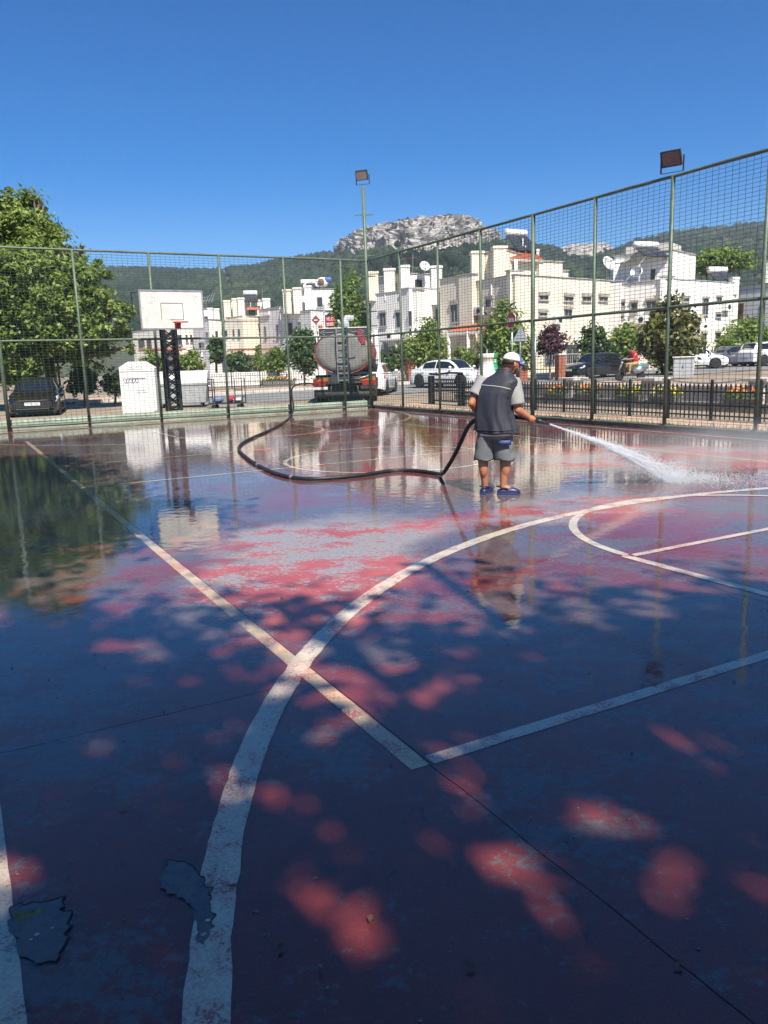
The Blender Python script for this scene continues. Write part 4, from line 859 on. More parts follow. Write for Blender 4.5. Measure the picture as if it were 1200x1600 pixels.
for (x0, y0, x1, y1) in ((967,472,977,479),(967,494,975,498),(986,473,997,490),(1010,470,1026,484)): Gh.window(GL, x0, y0, x1, y1, shut=.2)
for (x0, y0, x1, y1) in ((1067,466,1076,472),(1067,484,1075,493),(1097,467,1106,492),(1119,465,1127,471),(1118,491,1126,496),(1095,521,1103,544),(1117,520,1125,530)): Gh.window(GR, x0, y0, x1, y1, shut=.18)
m = MB()
for (x, y0, y1) in ((1052, 410, 438), (1155, 405, 436), (1104, 408, 436)): m.bar(Gh.loc(P(x, y0, 69)), Gh.loc(P(x, y1+4, 69)), .08)
m.bar(Gh.loc(P(1052, 411, 69)), Gh.loc(P(1158, 407, 69)), .08); m.build('pergola', 'iron', Gh.root)
Gh.aircon(GR, 1085, 500); Gh.aircon(GR, 1132, 480); Gh.drain(GR, 1062, 442, 560); Gh.drain(GR, 1140, 442, 540); Gh.aircon(GL, 1002, 500)
# H
Hh = House('grey_white_house', 'grey white house with barred window at the right edge', 1175, 66, 'stucco_grey')
bH, fH, zH = Hh.block('wall', [(1153, 67), (1235, 63)], 448, 6, None, 'stucco_grey'); Hh.block('tower', [(1186, 67), (1235, 66)], 408, 4, 452, 'stucco_white')
Hh.window((fH[0], fH[1]), 1153, 474, 1162, 499, 'grille'); Hh.window((fH[0], fH[1]), 1190, 472, 1196, 490)
# ---------------------------------------------------------------- basketball hoop
def on_u(px, py, u):
    d = ray(px, py); o = Vector((0,0,CAM_H)); tt = (CORN+UA*u-o).dot(UA)/d.dot(UA); return o+d*tt
RZ = TH-math.pi/2                      # local +y faces the court, +x to the left in the picture
hb = on_u(272, 634, -.75); hoop = thing('basketball_hoop', 'basketball hoop with white backboard on a black lattice column', 'basketball hoop', (hb.x, hb.y, .03), RZ)
Mi = (Matrix.Translation(hoop.location) @ Matrix.Rotation(RZ, 4, 'Z')).inverted()
hw = .19; zc = 3.75
for sx in (-1, 1):
    for sy in (-1, 1): MB().bar((sx*hw, sy*hw, 0), (sx*hw, sy*hw, zc), .085).build('corner_angle', 'steel_black', hoop)
for k in range(12):
    z0 = .12+k*.30; 
    for (a_, b2) in (((-hw, hw), (hw, hw)), ((-hw, -hw), (hw, -hw)), ((-hw, -hw), (-hw, hw)), ((hw, -hw), (hw, hw))):
        m = MB(); m.bar((a_[0], a_[1], z0), (b2[0], b2[1], z0+.3), .042); m.bar((b2[0], b2[1], z0), (a_[0], a_[1], z0+.3), .042); m.build('lattice_brace', 'steel_black', hoop)
MB().box(-.35, .35, -.35, .35, -.05, .03).build('base_plate', 'steel_black', hoop)
bc = Mi @ on_u(269, 484, 1.15); bx, by = bc.x, bc.y; z0b, z1b = bc.z-.55, bc.z+.55; bwid = .92
arm = MB()
for s in (-1, 1):
    arm.tube([(s*hw, 0, 3.5), (bx+s*.45, by-.12, z1b-.15)], .03, 8); arm.tube([(s*hw, 0, 2.9), (bx+s*.45, by-.12, z0b+.12)], .03, 8); arm.tube([(bx+s*.45, by-.12, z0b+.12), (bx+s*.45, by-.12, z1b-.15)], .025, 8)
    arm.tube([(bx+s*.8, by-.08, z0b+.05), (bx+s*1.0, by-.75, z0b+.3), (bx+s*1.0, by-.75, z1b), (bx+s*.8, by-.08, z1b-.03)], .018, 6)
arm.build('support_arm', 'steel_black', hoop)
MB().box(bx-bwid, bx+bwid, by-.03, by+.012, z0b, z1b).build('backboard', 'board_white', hoop)
fr_ = MB()
for (a_, b2) in (((-1,0),(1,0)), ((-1,1),(1,1))): fr_.bar((bx-bwid-.02, by-.02, z0b if a_[1] == 0 else z1b), (bx+bwid+.02, by-.02, z0b if a_[1] == 0 else z1b), .09, .045)
for s in (-1, 1): fr_.bar((bx+s*(bwid+.01), by-.02, z0b), (bx+s*(bwid+.01), by-.02, z1b), .045, .09, (0,1,0))
fr_.build('board_frame', 'galv', hoop)
ln = MB(); tx0, tx1, tz0, tz1 = bx-.32, bx+.33, z0b+.26, z0b+.74
for (a_, b2) in (((tx0,tz1),(tx1,tz1)), ((tx1,tz1),(tx1,tz0)), ((tx0,tz0),(tx0+.42,tz0)), ((tx0,tz0),(tx0,tz1))): ln.bar((a_[0], by+.0145, a_[1]), (b2[0], by+.0145, b2[1]), .004, .024, (0,0,1) if a_[1] == b2[1] else (1,0,0))
ln.build('target_line', 'board_line', hoop)
rm_ = MB(); rr = .225; rz_ = z0b+.17; rcy = by+.16+rr; rx = bx-.12
rm_.tube([(rx+rr*math.cos(k*math.pi/14), rcy+rr*math.sin(k*math.pi/14), rz_) for k in range(29)], .011, 8); rm_.box(rx-.09, rx+.09, by+.02, by+.05, rz_-.16, rz_+.03); rm_.bar((rx, by+.04, rz_), (rx, by+.17, rz_), .16, .02); rm_.bar((rx-.06, by+.04, rz_-.13), (rx-.06, by+.2, rz_-.01), .02); rm_.bar((rx+.06, by+.04, rz_-.13), (rx+.06, by+.2, rz_-.01), .02)
rm_.build('rim', 'rim_red', hoop, False)
def scribble(parent, o, ax, up, nrm, w_, h_, mt, n=5, seed=1, r=.006, name='graffiti'):
    rnd = random.Random(seed); m = MB(); o, ax, up, nrm = Vector(o), Vector(ax), Vector(up), Vector(nrm)
    for i in range(n):
        c = w_*(i+.5)/n; a0 = rnd.uniform(0, 6); pts = []
        for k in range(14):
            a_ = a0+k*.42*(1 if i % 2 else -1); rx_ = w_/n*.62*(1-.03*k); pts.append(o+ax*(c+rx_*math.cos(a_)+k*w_*.004)+up*(h_*.5*math.sin(a_*1.1)+rnd.uniform(-.1,.1)*h_)+nrm*.003)
        m.tube(pts, r, 4)
    return m.build(name, mt, parent)
scribble(hoop, (bx+.75, by+.012, z1b-.27), (-1,0,0), (0,0,1), (0,1,0), .34, .2, 'marker_pale', 4, 3, .007)
scribble(hoop, (bx-.62, by+.012, z1b-.2), (-1,0,0), (0,0,1), (0,1,0), .2, .14, 'marker_pale', 3, 5, .006); scribble(hoop, (bx-.68, by+.012, z1b-.4), (-1,0,0), (0,0,1), (0,1,0), .06, .1, 'marker_pale', 1, 7, .006)

# ---------------------------------------------------------------- white cabinet, dumpster, trolley
cb = gpt(216, 29.3); cab = thing('donation_cabinet', 'white steel cabinet with sloped top and blue graffiti left of the hoop', 'cabinet', cb, R(8))
m = MB(); prof = [(-.62,0),(.62,0),(.62,1.66),(.25,1.90),(-.28,1.90),(-.62,1.70)]
m.loft([[(x, -.42, z) for x, z in prof], [(x, .42, z) for x, z in prof]]); m.build('body', 'white_paint', cab, bevel=.012)
m = MB(); m.bar((-.60,-.425,1.55), (.60,-.425,1.55), .01, .012); m.bar((-.56,-.425,.06), (.56,-.425,.06), .01, .02); m.build('seam', 'bin_grey', cab)
m = MB(); m.box(-.3, .3, -.45, -.42, 1.30, 1.36); m.build('hatch_handle', 'white_paint', cab)
scribble(cab, (-.5, -.422, 1.22), (1,0,0), (0,0,1), (0,-1,0), .52, .16, 'marker_blue', 5, 11, .011); scribble(cab, (-.12, -.422, .82), (1,0,0), (0,0,1), (0,-1,0), .42, .1, 'marker_pale', 4, 13, .008); scribble(cab, (-.3, -.422, 1.66), (1,0,0), (0,0,1), (0,-1,0), .5, .1, 'marker_pale', 4, 15, .006)
db = gpt(281, 32.3); dm = thing('dumpster', 'large white wheeled waste container behind the hoop column', 'dumpster', db, R(6))
def sect(z, hx, hy): return [(-hx,-hy,z),(hx,-hy,z),(hx,hy,z),(-hx,hy,z)]
MB().loft([sect(.22,.98,.46), sect(.9,1.08,.56), sect(.94,1.12,.60), sect(.98,1.12,.60)]).build('body', 'bin_grey', dm, bevel=.02)
m = MB(); rings = []
for x in (-1.12, -.9, .9, 1.12): rings.append([(x, -.62, .985), (x, -.60, 1.20), (x, -.36, 1.42), (x, .1, 1.50), (x, .45, 1.42), (x, .62, .985)])
m.loft(rings); m.build('lid', 'white_paint', dm, bevel=.02)
m = MB()
for x in np.linspace(-.8, .8, 6): m.bar((x,-.475,.26), (x,-.565,.86), .03, .02)
m.build('rib', 'bin_grey', dm)
wsrc = None
for sx in (-.8, .8):
    for sy in (-.38, .38):
        m = MB(); m.tube([(sx-.035, sy, .1), (sx+.035, sy, .1)], .1, 14); m.bar((sx, sy, .1), (sx, sy, .24), .05); m.build('caster', 'rubber', dm)
for s in (-1, 1): MB().tube([(s*1.1, -.3, .88), (s*1.2, -.3, .88), (s*1.2, .3, .88), (s*1.1, .3, .88)], .022, 8).build('handle', 'galv', dm)
tb = gpt(352, 31); tr_ = thing('platform_trolley', 'steel platform trolley with two end frames and bags beside the dumpster', 'trolley', tb, R(-4))
MB().box(-.68, .68, -.32, .32, .19, .23).build('platform', 'iron', tr_)
for s in (-1, 1):
    m = MB(); x = s*.66; m.tube([(x-.0, -.26, .2), (x, -.26, 1.16), (x, .26, 1.16), (x, .26, .2)], .02, 8); m.tube([(x-.26*s, -.33, .2), (x-.26*s, -.33, 1.16), (x, -.26, 1.16)], .02, 8)
    m.bar((x-.26*s, -.33, .72), (x, -.27, .72), .03); m.bar((x, -.26, .45), (x, .26, .45), .03); m.build('end_frame', 'iron', tr_)
for sx in (-.5, .5):
    for sy in (-.24, .24): MB().tube([(sx, sy-.02, .085), (sx, sy+.02, .085)], .085, 12).build('caster', 'rubber', tr_)
def bag(parent_name, label, c, r, mt, seed):
    m = MB(); m.ball((0,0,r[2]), r, 14, 9); rnd = Vector((seed*3.1, 0, 0))
    m.v = [tuple(Vector(p)*(1+.25*mnoise.noise(Vector(p)*6+rnd))) for p in m.v]; o = m.build(parent_name, mt, None, True, c); o.rotation_euler = (0,0,seed); return tag(o, label, 'bag')
q = Matrix.Translation(tb) @ Matrix.Rotation(R(-4), 4, 'Z')
mat('bag_blue', (.16,.22,.38), .7, 0, .3, 7); mat('bag_white', (.62,.6,.57), .7, 0, .15, 7)
bag('bag', 'crumpled blue bag on the left end of the trolley', q @ Vector((-.35,-.05,.232)), (.24,.2,.12), 'bag_blue', 1); bag('bag', 'red bag in the middle of the trolley', q @ Vector((.12,.05,.232)), (.17,.16,.13), 'cloth_red', 2); bag('bag', 'white bag on the right end of the trolley', q @ Vector((.42,-.04,.232)), (.2,.18,.1), 'bag_white', 3)

# ---------------------------------------------------------------- vehicles
def lathe_x(m, prof, n=20, cx=0, cz=0, cy=0):
    """profile (y offset, radius) spun about the y axis"""
    m.loft([[(cx+r*math.cos(6.2832*k/n), cy+y, cz+r*math.sin(6.2832*k/n)) for k in range(n)] for y, r in prof])
def make_wheel(parent, x, y, r, wd, side):
    m = MB(); s = side; lathe_x(m, [(-wd/2, r*.66), (-wd/2, r*.93), (-wd/2+.03, r), (wd/2-.03, r), (wd/2, r*.93), (wd/2, r*.66)], 22, x, r, y); w_ = m.build('wheel', 'rubber', parent, True)
    m = MB(); yo = y+s*wd*.40; lathe_x(m, [(yo-y-s*.04, r*.66), (yo-y, r*.66), (yo-y, r*.58), (yo-y-s*.03, r*.56)], 22, x, r, y)
    for k in range(5):
        a_ = k*1.2566+.3; m.bar((x, yo, r), (x+r*.6*math.cos(a_), yo, r+r*.6*math.sin(a_)), .035, .075, (0,1,0) if False else (math.cos(a_+1.57), 0, math.sin(a_+1.57)))
    m.tube([(x, yo-s*.02, r), (x, yo+s*.015, r)], r*.16, 10); m.build('rim', 'alloy', w_)
    m = MB(); m.tube([(x, yo-s*.07, r), (x, yo-s*.05, r)], r*.64, 18); m.build('brake_disc', 'dark_plastic', w_)
def car(label, loc, head, paint, kind='sedan', plate=None, group=None, scale=1.0, name='car'):
    root = thing(name, label, 'car', loc, head, group)
    if kind == 'sedan': L, W, H_ = 4.55, 1.80, 1.44; wb, hood, trunk = (1.02, .92, 1.00), .86, .98; ws, rs, re_, rb = 1.05, .35, -.95, -1.75
    elif kind == 'suv': L, W, H_ = 4.5, 1.86, 1.66; wb, hood, trunk = None, 1.02, 1.08; ws, rs, re_, rb = 1.15, .5, -1.75, -2.12
    else: L, W, H_ = 4.15, 1.76, 1.48; wb, hood, trunk = None, .90, 1.0; ws, rs, re_, rb = 1.1, .4, -1.35, -1.98
    hl = L/2; r = .32 if kind != 'suv' else .35; ax = (hl-.86, -hl+.84)
    def wid(x):
        f = abs(x)/hl; return W/2*(1-.05*f**2-.20*max(0, (f-.86)/.14)**2)
    def ztop(x):
        if x > ws: f = (x-ws)/(hl-ws); return hood+.07*(1-f)-.17*f**3-.05*f
        if x < rb: f = (rb-x)/(hl+rb); return trunk-.04*f**2-.10*max(0,(f-.7)/.3)**2
        return hood+.07+(trunk-hood-.07)*(ws-x)/(ws-rb)
    def zbot(x):
        z = .22+.10*max(0, (abs(x)/hl-.88)/.12)
        for a_ in ax:
            d = abs(x-a_)
            if d < r+.07: z = max(z, r+math.sqrt((r+.07)**2-d*d))
        return z
    xs = sorted(set([round(v, 3) for v in np.linspace(-hl, hl, 46)]+[round(a_+dd*(r+.07), 3) for a_ in ax for dd in (-1.01,-.999,-.9,-.6,0,.6,.9,.999,1.01)]))
    rings = []
    for x in xs:
        w_, zt, zb = wid(x), ztop(x), zbot(x); zs = min(max(zb+.02, .46), zt-.2); zsh = zt-.10
        hlf = [(w_*.95, zb), (w_, max(zs, zb+.01)), (w_*.995, max((zs+zsh)/2, zb+.02)), (w_*.965, max(zsh, zb+.03)), (w_*.86, zt-.015), (w_*.5, zt+.012), (0, zt+.02)]
        rings.append([(x, y, z) for y, z in hlf]+[(x, -y, z) for y, z in hlf[-2::-1]])
    m = MB(); m.loft(rings, cap=False, closed=False); n = len(rings[0])
    m.add(rings[0], [tuple(range(n))]); m.add(rings[-1], [tuple(range(n-1,-1,-1))]); body = m.build('body', paint, root, True)
    MB().box(-hl+.12, hl-.12, -W/2+.12, W/2-.12, .17, .55).build('underbody', 'dark_plastic', root)
    # cabin
    def zr(x):
        if x > rs: f = (ws-x)/(ws-rs); zb = ztop(ws); return zb+(H_-.03-zb)*(1-(1-max(0,f))**1.7)
        if x < re_: f = (x-rb)/(re_-rb); zb = ztop(rb); return zb+(H_-.06-zb)*(1-(1-max(0,f))**1.6)
        f = (x-re_)/(rs-re_); return H_-.06+.03*f+.05*math.sin(math.pi*f)*.8
    def cabw(x, t): f = max(0, (x-rs)/(ws-rs)); return (wid(x)*.90*(1-t)+W/2*.70*t)*(1-.06*f)
    def side(x, t, off=0): zb = ztop(x)-.02; return (x, cabw(x, t)+off, zb+(max(zr(x), zb+.005)-.05*min(1, (zr(x)-zb)/.3)-zb)*t)
    cx = np.linspace(rb, ws, 30); rings = []
    for x in cx:
        a_ = [side(x, t) for t in (0, .35, .7, 1)]; zt = zr(x); a_ += [(x, cabw(x, 1)*.86, zt-.012), (x, cabw(x, 1)*.4, zt+.006), (x, 0, zt+.01)]
        rings.append(a_+[(q[0], -q[1], q[2]) for q in a_[-2::-1]])
    m = MB(); m.loft(rings, cap=False, closed=False); m.build('cabin', paint, root, True)
    def pane(x0, x1, t0, t1, s, name='side_window', nx=8):
        g_ = []
        for x in np.linspace(x0, x1, nx): g_.append([(p[0], p[1]*s, p[2]) for p in (side(x, t, .008) for t in np.linspace(t0, t1, 4))])
        m = MB(); m.loft(g_, cap=False, closed=False); m.build(name, 'car_glass', root, True)
    bp_ = (rs+re_)/2-.02
    for s in (-1, 1): pane(bp_+.04, ws-.16, .14, .92, s); pane(re_-.05 if kind != 'sedan' else re_-.25, bp_-.04, .14, .92, s)
    def topglass(x0, x1, name):
        g_ = []
        for x in np.linspace(x0, x1, 8): hw_ = cabw(x, 1)*.80; g_.append([(x, y, zr(x)+.012-.02*(abs(y)/hw_)**3) for y in np.linspace(-hw_, hw_, 7)])
        m = MB(); m.loft(g_, cap=False, closed=False); m.build(name, 'car_glass', root, True)
    topglass(rs+.05, ws-.03, 'windscreen'); topglass(rb+.06, re_-.05, 'rear_window')
    for a_ in ax:
        for s in (-1, 1): make_wheel(root, a_, s*(W/2-.11), r, .2, s)
    # front
    yh = wid(hl-.1); zh = hood-.20
    for s in (-1, 1):
        m = MB(); m.add([(hl-.03, s*yh*.50, zh-.06), (hl-.42, s*(wid(hl-.42)+.004), zh+.10), (hl-.40, s*(wid(hl-.4)+.006), zh-.01), (hl-.14, s*(wid(hl-.14)+.004), zh-.10), (hl-.02, s*yh*.55, zh-.11), (hl-.45, s*yh*.7, zh-.05)], [(0,1,2,3,4),(0,5,1),(1,5,2),(2,5,3),(3,5,4),(4,5,0)]); m.build('headlight', 'lamp_clear', root)
        m = MB(); zt_ = trunk-.18; m.add([(-hl-.004, s*wid(hl-.06)*.55, zt_+.07), (-hl+.30, s*(wid(-hl+.3)+.006), zt_+.08), (-hl+.28, s*(wid(-hl+.28)+.006), zt_-.07), (-hl+.05, s*(wid(-hl+.05)+.01), zt_-.09), (-hl-.004, s*wid(hl-.06)*.6, zt_-.06), (-hl+.3, s*W*.3, zt_)], [(0,1,2,3,4),(0,5,1),(1,5,2),(2,5,3),(3,5,4),(4,5,0)]); m.build('tail_light', 'lamp_red', root)
        m = MB(); m.ball((ws-.22, s*(W/2+.06), ztop(ws)+.10), (.07,.10,.075), 12, 8); m.bar((ws-.2, s*(W/2-.12), ztop(ws)+.03), (ws-.22, s*(W/2+.04), ztop(ws)+.08), .03); m.build('mirror', 'car_white' if paint == 'car_white' else 'dark_plastic', root, True)
        for xh in (bp_-.78, bp_+.18): MB().box(xh-.1, xh+.08, s*(W/2-.004)-.012, s*(W/2-.004)+.012, ztop(xh)-.16, ztop(xh)-.13).build('door_handle', 'chrome' if paint != 'car_white' else paint, root)
        m = MB(); m.box(ax[1]+r+.1, ax[0]-r-.1, s*(W/2-.02)-.02, s*(W/2-.02)+.02, .2, .28); m.build('sill_trim', 'dark_plastic', root)
    m = MB()
    for k in range(4): m.box(hl-.03, hl+.012, -.52, .52, .36+.055*k, .385+.055*k)
    m.box(hl-.06, hl+.002, -.56, .56, .34, .56); m.build('grille', 'dark_plastic', root)
    MB().bar((hl+.012, -.5, .62), (hl+.012, .5, .62), .02, .022).build('chrome_bar', 'chrome', root)
    MB().bar((hl-.0, -.55, .31), (hl-.0, .55, .31), .03, .02).build('bumper_trim', 'chrome' if plate else 'dark_plastic', root)
    for xx, nm in ((hl+.02, 0), (-hl-.012, 1)):
        p_ = MB().box(xx-.006, xx+.006, -.26, .26, .44 if nm == 0 else .62, .55 if nm == 0 else .73).build('number_plate', 'plate', root)
        if plate and nm == 0: text_mesh(plate, .105, 'ink', p_, (xx+.007, 0, .495), (R(90), 0, R(90)), sx=.8)
    root.scale = (scale,)*3; return root
gc = lambda px, Y: gpt(px, Y)+Vector((0,0,.03))
car('dark purple sedan parked facing the court under the large tree', gpt(54, 31.0), R(-72), 'car_plum', 'sedan', '35 KU 555')
car('white sedan driving on the road behind the hosing man', gc(703, 41.5), R(-46), 'car_white', 'sedan')
car('black sedan parked left of the scooter', gc(932, 47), R(212), 'car_black', 'sedan')
car('white hatchback parked behind the grey utility box', gc(1086, 55.5), R(-18), 'car_white', 'hatch')
car('dark grey hatchback parked between the two white cars', gc(1140, 57.5), R(200), 'car_grey', 'hatch')
car('white off-road car parked at the right edge of the street', gc(1199, 57), R(24), 'car_white', 'suv')
car('white car mostly hidden behind the right side of the tank truck', gpt(584, 38), R(80), 'car_white', 'hatch')

# ---------------------------------------------------------------- tank truck
tb = gpt(537, 31.3); truck = thing('tank_truck', 'grey water tank truck with red rims seen from behind', 'truck', (tb.x, tb.y, .03), R(88))
def ell(x, ry, rz_, cz, n=32): return [(x, ry*math.cos(6.2832*k/n), cz+rz_*math.sin(6.2832*k/n)) for k in range(n)]
cz = 2.02
MB().loft([ell(.02,.35,.25,cz), ell(-.03,.8,.58,cz), ell(.03,1.06,.78,cz), ell(.12,1.12,.83,cz), ell(5.2,1.12,.83,cz), ell(5.3,.8,.55,cz)]).build('tank', 'tank_grey', truck, True)
m = MB(); m.tube([(.08, 1.13*math.cos(6.2832*k/40), cz+.84*math.sin(6.2832*k/40)) for k in range(41)], .03, 8); m.build('tank_rim', 'tank_red', truck, True)
for x in (1.6, 3.2): MB().tube([(x, 1.125*math.cos(6.2832*k/40), cz+.835*math.sin(6.2832*k/40)) for k in range(41)], .03, 6).build('tank_band', 'tank_red', truck, True)
MB().box(.02, 5.0, -.92, .92, cz+.62, cz+.92).build('walkway', 'truck_dark', truck, bevel=.01)
MB().box(.0, 5.0, -.94, .94, cz+.922, cz+.955).build('walkway_edge', 'white_paint', truck)
for s in (-1, 1):
    m = MB(); m.bar((-.005, s*.75, cz+.77), (-.005, s*.35, cz+.77), .01, .03); m.bar((-.005, s*.85, cz+.77), (-.005, s*.68, cz+.86), .01, .03); m.bar((-.005, s*.85, cz+.77), (-.005, s*.68, cz+.68), .01, .03); m.build('arrow_mark', 'galv', truck)
mat('ribbon_red', (.30,.02,.05), .8, 0, .3, 9)
MB().box(.16, .3, -1.15, 1.15, .34, .84).build('underside_shade', 'truck_dark', truck)  # added dark box, stands in for shade under the truck and hides the view
lad = MB()
for s in (-1, 1): lad.bar((-.16, .02+s*.2, .85), (-.16, .02+s*.2, cz+.95), .04)
for k in range(8): lad.bar((-.16, -.18, .95+k*.27), (-.16, .22, .95+k*.27), .035, .05)
lad.build('ladder', 'galv', truck)
MB().box(.0, 6.9, -.42, .42, .78, 1.08).build('chassis', 'truck_dark', truck)
m = MB(); m.box(-.10, .02, -1.05, 1.05, .82, 1.08); m.build('rear_panel', 'truck_dark', truck, bevel=.01)
m = MB(); m.tube([(-.2, -1.18, .42), (-.2, 1.18, .42)], .09, 10); m.bar((-.15, -.55, .42), (.1, -.5, .9), .06); m.bar((-.15, .55, .42), (.1, .5, .9), .06); m.build('rear_bumper', 'truck_dark', truck, True)
for s in (-1, 1):
    MB().box(-.13, -.04, s*.92-.3, s*.92+.3, .92, 1.06).build('indicator', 'lamp_orange', truck); MB().box(-.14, -.04, s*.98-.26, s*.98+.26, .74, .90).build('tail_light', 'lamp_red', truck)
    MB().box(-.12, -.04, s*.95-.3, s*.95+.3, .60, .72).build('number_panel', 'white_paint' if s > 0 else 'truck_dark', truck)
    m = MB(); m.add([(.1, s*.65, .95), (.1, s*1.22, .95), (.1, s*1.22, .3), (.1, s*.65, .3), (.12, s*.65, .95), (.12, s*1.22, .95), (.12, s*1.22, .3), (.12, s*.65, .3)], [(0,1,2,3),(7,6,5,4),(0,4,5,1),(1,5,6,2),(2,6,7,3),(3,7,4,0)]); m.build('mud_flap', 'rubber', truck)
    m = MB(); rings = []
    for k in range(9): a_ = math.pi*k/8; rings.append([(1.1+.62*math.cos(a_), s*.62, .5+.62*math.sin(a_)), (1.1+.62*math.cos(a_), s*1.22, .5+.62*math.sin(a_)), (1.1+.66*math.cos(a_), s*1.22, .5+.66*math.sin(a_)), (1.1+.66*math.cos(a_), s*.62, .5+.66*math.sin(a_))])
    m.loft(rings); m.build('mudguard', 'truck_dark', truck)
    make_wheel(truck, 1.1, s*.98, .5, .5, s); make_wheel(truck, 6.0, s*1.02, .5, .3, s)
    MB().box(2.2, 4.6, s*.98-.18, s*.98+.18, .55, .95).build('side_locker', 'truck_dark', truck, bevel=.02)
m = MB(); m.loft([[(5.5,-1.22,.75),(5.5,1.22,.75),(5.5,1.22,2.75),(5.5,1.05,2.95),(5.5,-1.05,2.95),(5.5,-1.22,2.75)], [(7.4,-1.22,.6),(7.4,1.22,.6),(7.3,1.22,2.7),(7.0,1.05,2.92),(7.0,-1.05,2.92),(7.3,-1.22,2.7)]]); m.build('cab', 'white_paint', truck, bevel=.04)
for s in (-1, 1):
    m = MB(); m.box(6.95, 7.05, s*1.5-.1, s*1.5+.1, 1.95, 2.5); m.build('mirror', 'dark_plastic', truck, bevel=.02); m = MB(); m.bar((7.0, s*1.2, 2.6), (7.0, s*1.5, 2.5), .04); m.build('mirror_arm', 'dark_plastic', truck)
MB().tube([(5.35, -1.1, .9), (5.35, -1.1, 3.05)], .08, 10).build('exhaust_stack', 'white_paint', truck, True)
m = MB()
for k in range(3): m.add([(-.03-.01*k, -.55-.08*k, cz+.86-.12*k), (-.03, -.72-.06*k, cz+.80-.1*k), (-.05, -.80-.05*k, cz+.42-.05*k), (-.05, -.62-.05*k, cz+.48-.1*k), (-.02-.01*k, -.55-.08*k, cz+.86-.12*k), (-.02, -.72-.06*k, cz+.80-.1*k), (-.04, -.80-.05*k, cz+.42-.05*k), (-.04, -.62-.05*k, cz+.48-.1*k)], [(0,1,2,3),(7,6,5,4),(0,4,5,1),(1,5,6,2),(2,6,7,3),(3,7,4,0)])
m.build('ribbon', 'ribbon_red', truck)
m = MB(); m.tube([(1.2,-.05,cz+.95), (1.2,-.05,cz+1.25), (1.2,-.1,cz+1.38), (1.2,-.4,cz+1.36)], [.16,.15,.12,.1], 12); m.tube([(1.2,.12,cz+.95),(1.2,.25,cz+1.3)], .05, 8); m.build('filler_hatch', 'bin_grey', truck, True)
m = MB(); m.tube([(.1, .85, cz+.95), (.1, .85, cz+1.08)], [.1,.08], 12); m.build('beacon', 'lamp_orange', truck, True)
m = MB(); m.tube([(-.1,-.2,.98),(-.16,-.6,1.0),(-.2,-1.0,1.12)], .022, 6); m.build('pipe', 'galv', truck, True)

# ---------------------------------------------------------------- scooter and rider
sb_ = gc(985, 41.5); sco = thing('scooter', 'black and silver motor scooter stopped on the road', 'scooter', sb_, R(190))
for x in (.62, -.6):
    m = MB(); lathe_x(m, [(-.06,.15),(-.06,.2),(-.03,.235),(.03,.235),(.06,.2),(.06,.15)], 20, x, .235, 0); wv_ = m.build('wheel', 'rubber', sco, True)
    m = MB(); lathe_x(m, [(-.045,.15),(-.045,.03),(.045,.03),(.045,.15)], 16, x, .235, 0); m.build('rim', 'alloy', wv_)
m = MB(); m.loft([[(.42,-.2,.3),(.42,.2,.3),(.40,.2,.34),(.40,-.2,.34)], [(.55,-.22,.55),(.55,.22,.55),(.50,.2,.57),(.50,-.2,.57)], [(.44,-.2,.85),(.44,.2,.85),(.38,.17,.86),(.38,-.17,.86)], [(.36,-.09,1.02),(.36,.09,1.02),(.3,.07,1.02),(.3,-.07,1.02)]]); m.build('front_shield', 'car_black', sco, True)
m = MB(); m.loft([[(.80,-.05,.42),(.80,.05,.42),(.6,.05,.5),(.6,-.05,.5)], [(.5,-.06,.52),(.5,.06,.52),(.45,.06,.54),(.45,-.06,.54)]]); m.build('front_mudguard', 'car_black', sco, True)
MB().box(-.25, .45, -.17, .17, .24, .32).build('footboard', 'dark_plastic', sco, bevel=.02)
m = MB(); m.loft([[(-.12,-.13,.3),(-.12,.13,.3),(-.12,.12,.66),(-.12,-.12,.66)], [(-.5,-.18,.38),(-.5,.18,.38),(-.5,.15,.74),(-.5,-.15,.74)], [(-.95,-.1,.58),(-.95,.1,.58),(-.95,.08,.78),(-.95,-.08,.78)]]); m.build('rear_body', 'alloy', sco, True)
m = MB(); m.loft([[(.0,-.1,.68),(.0,.1,.68),(.0,.08,.74),(.0,-.08,.74)], [(-.4,-.15,.74),(-.4,.15,.74),(-.4,.12,.82),(-.4,-.12,.82)], [(-.9,-.1,.8),(-.9,.1,.8),(-.9,.08,.88),(-.9,-.08,.88)]]); m.build('saddle', 'teal', sco, True)
m = MB(); m.tube([(.36,-.34,1.05),(.38,-.1,1.02),(.38,.1,1.02),(.36,.34,1.05)], .018, 8); m.build('handlebar', 'dark_plastic', sco, True)
for s in (-1, 1): m = MB(); m.ball((.42, s*.36, 1.18), (.02,.07,.05), 10, 6); m.bar((.38, s*.25, 1.04), (.42, s*.36, 1.18), .012); m.build('mirror', 'chrome', sco, True)
m = MB(); m.ball((.47,0,.92), (.06,.1,.07), 10, 6); m.build('headlight', 'lamp_clear', sco, True); MB().box(-.98,-.93,-.07,.07,.66,.74).build('tail_light', 'lamp_red', sco)
m = MB(); m.tube([(-.1,-.16,.28),(-.6,-.2,.3),(-.85,-.2,.36)], [.04,.06,.05], 10); m.build('exhaust', 'galv', sco, True)
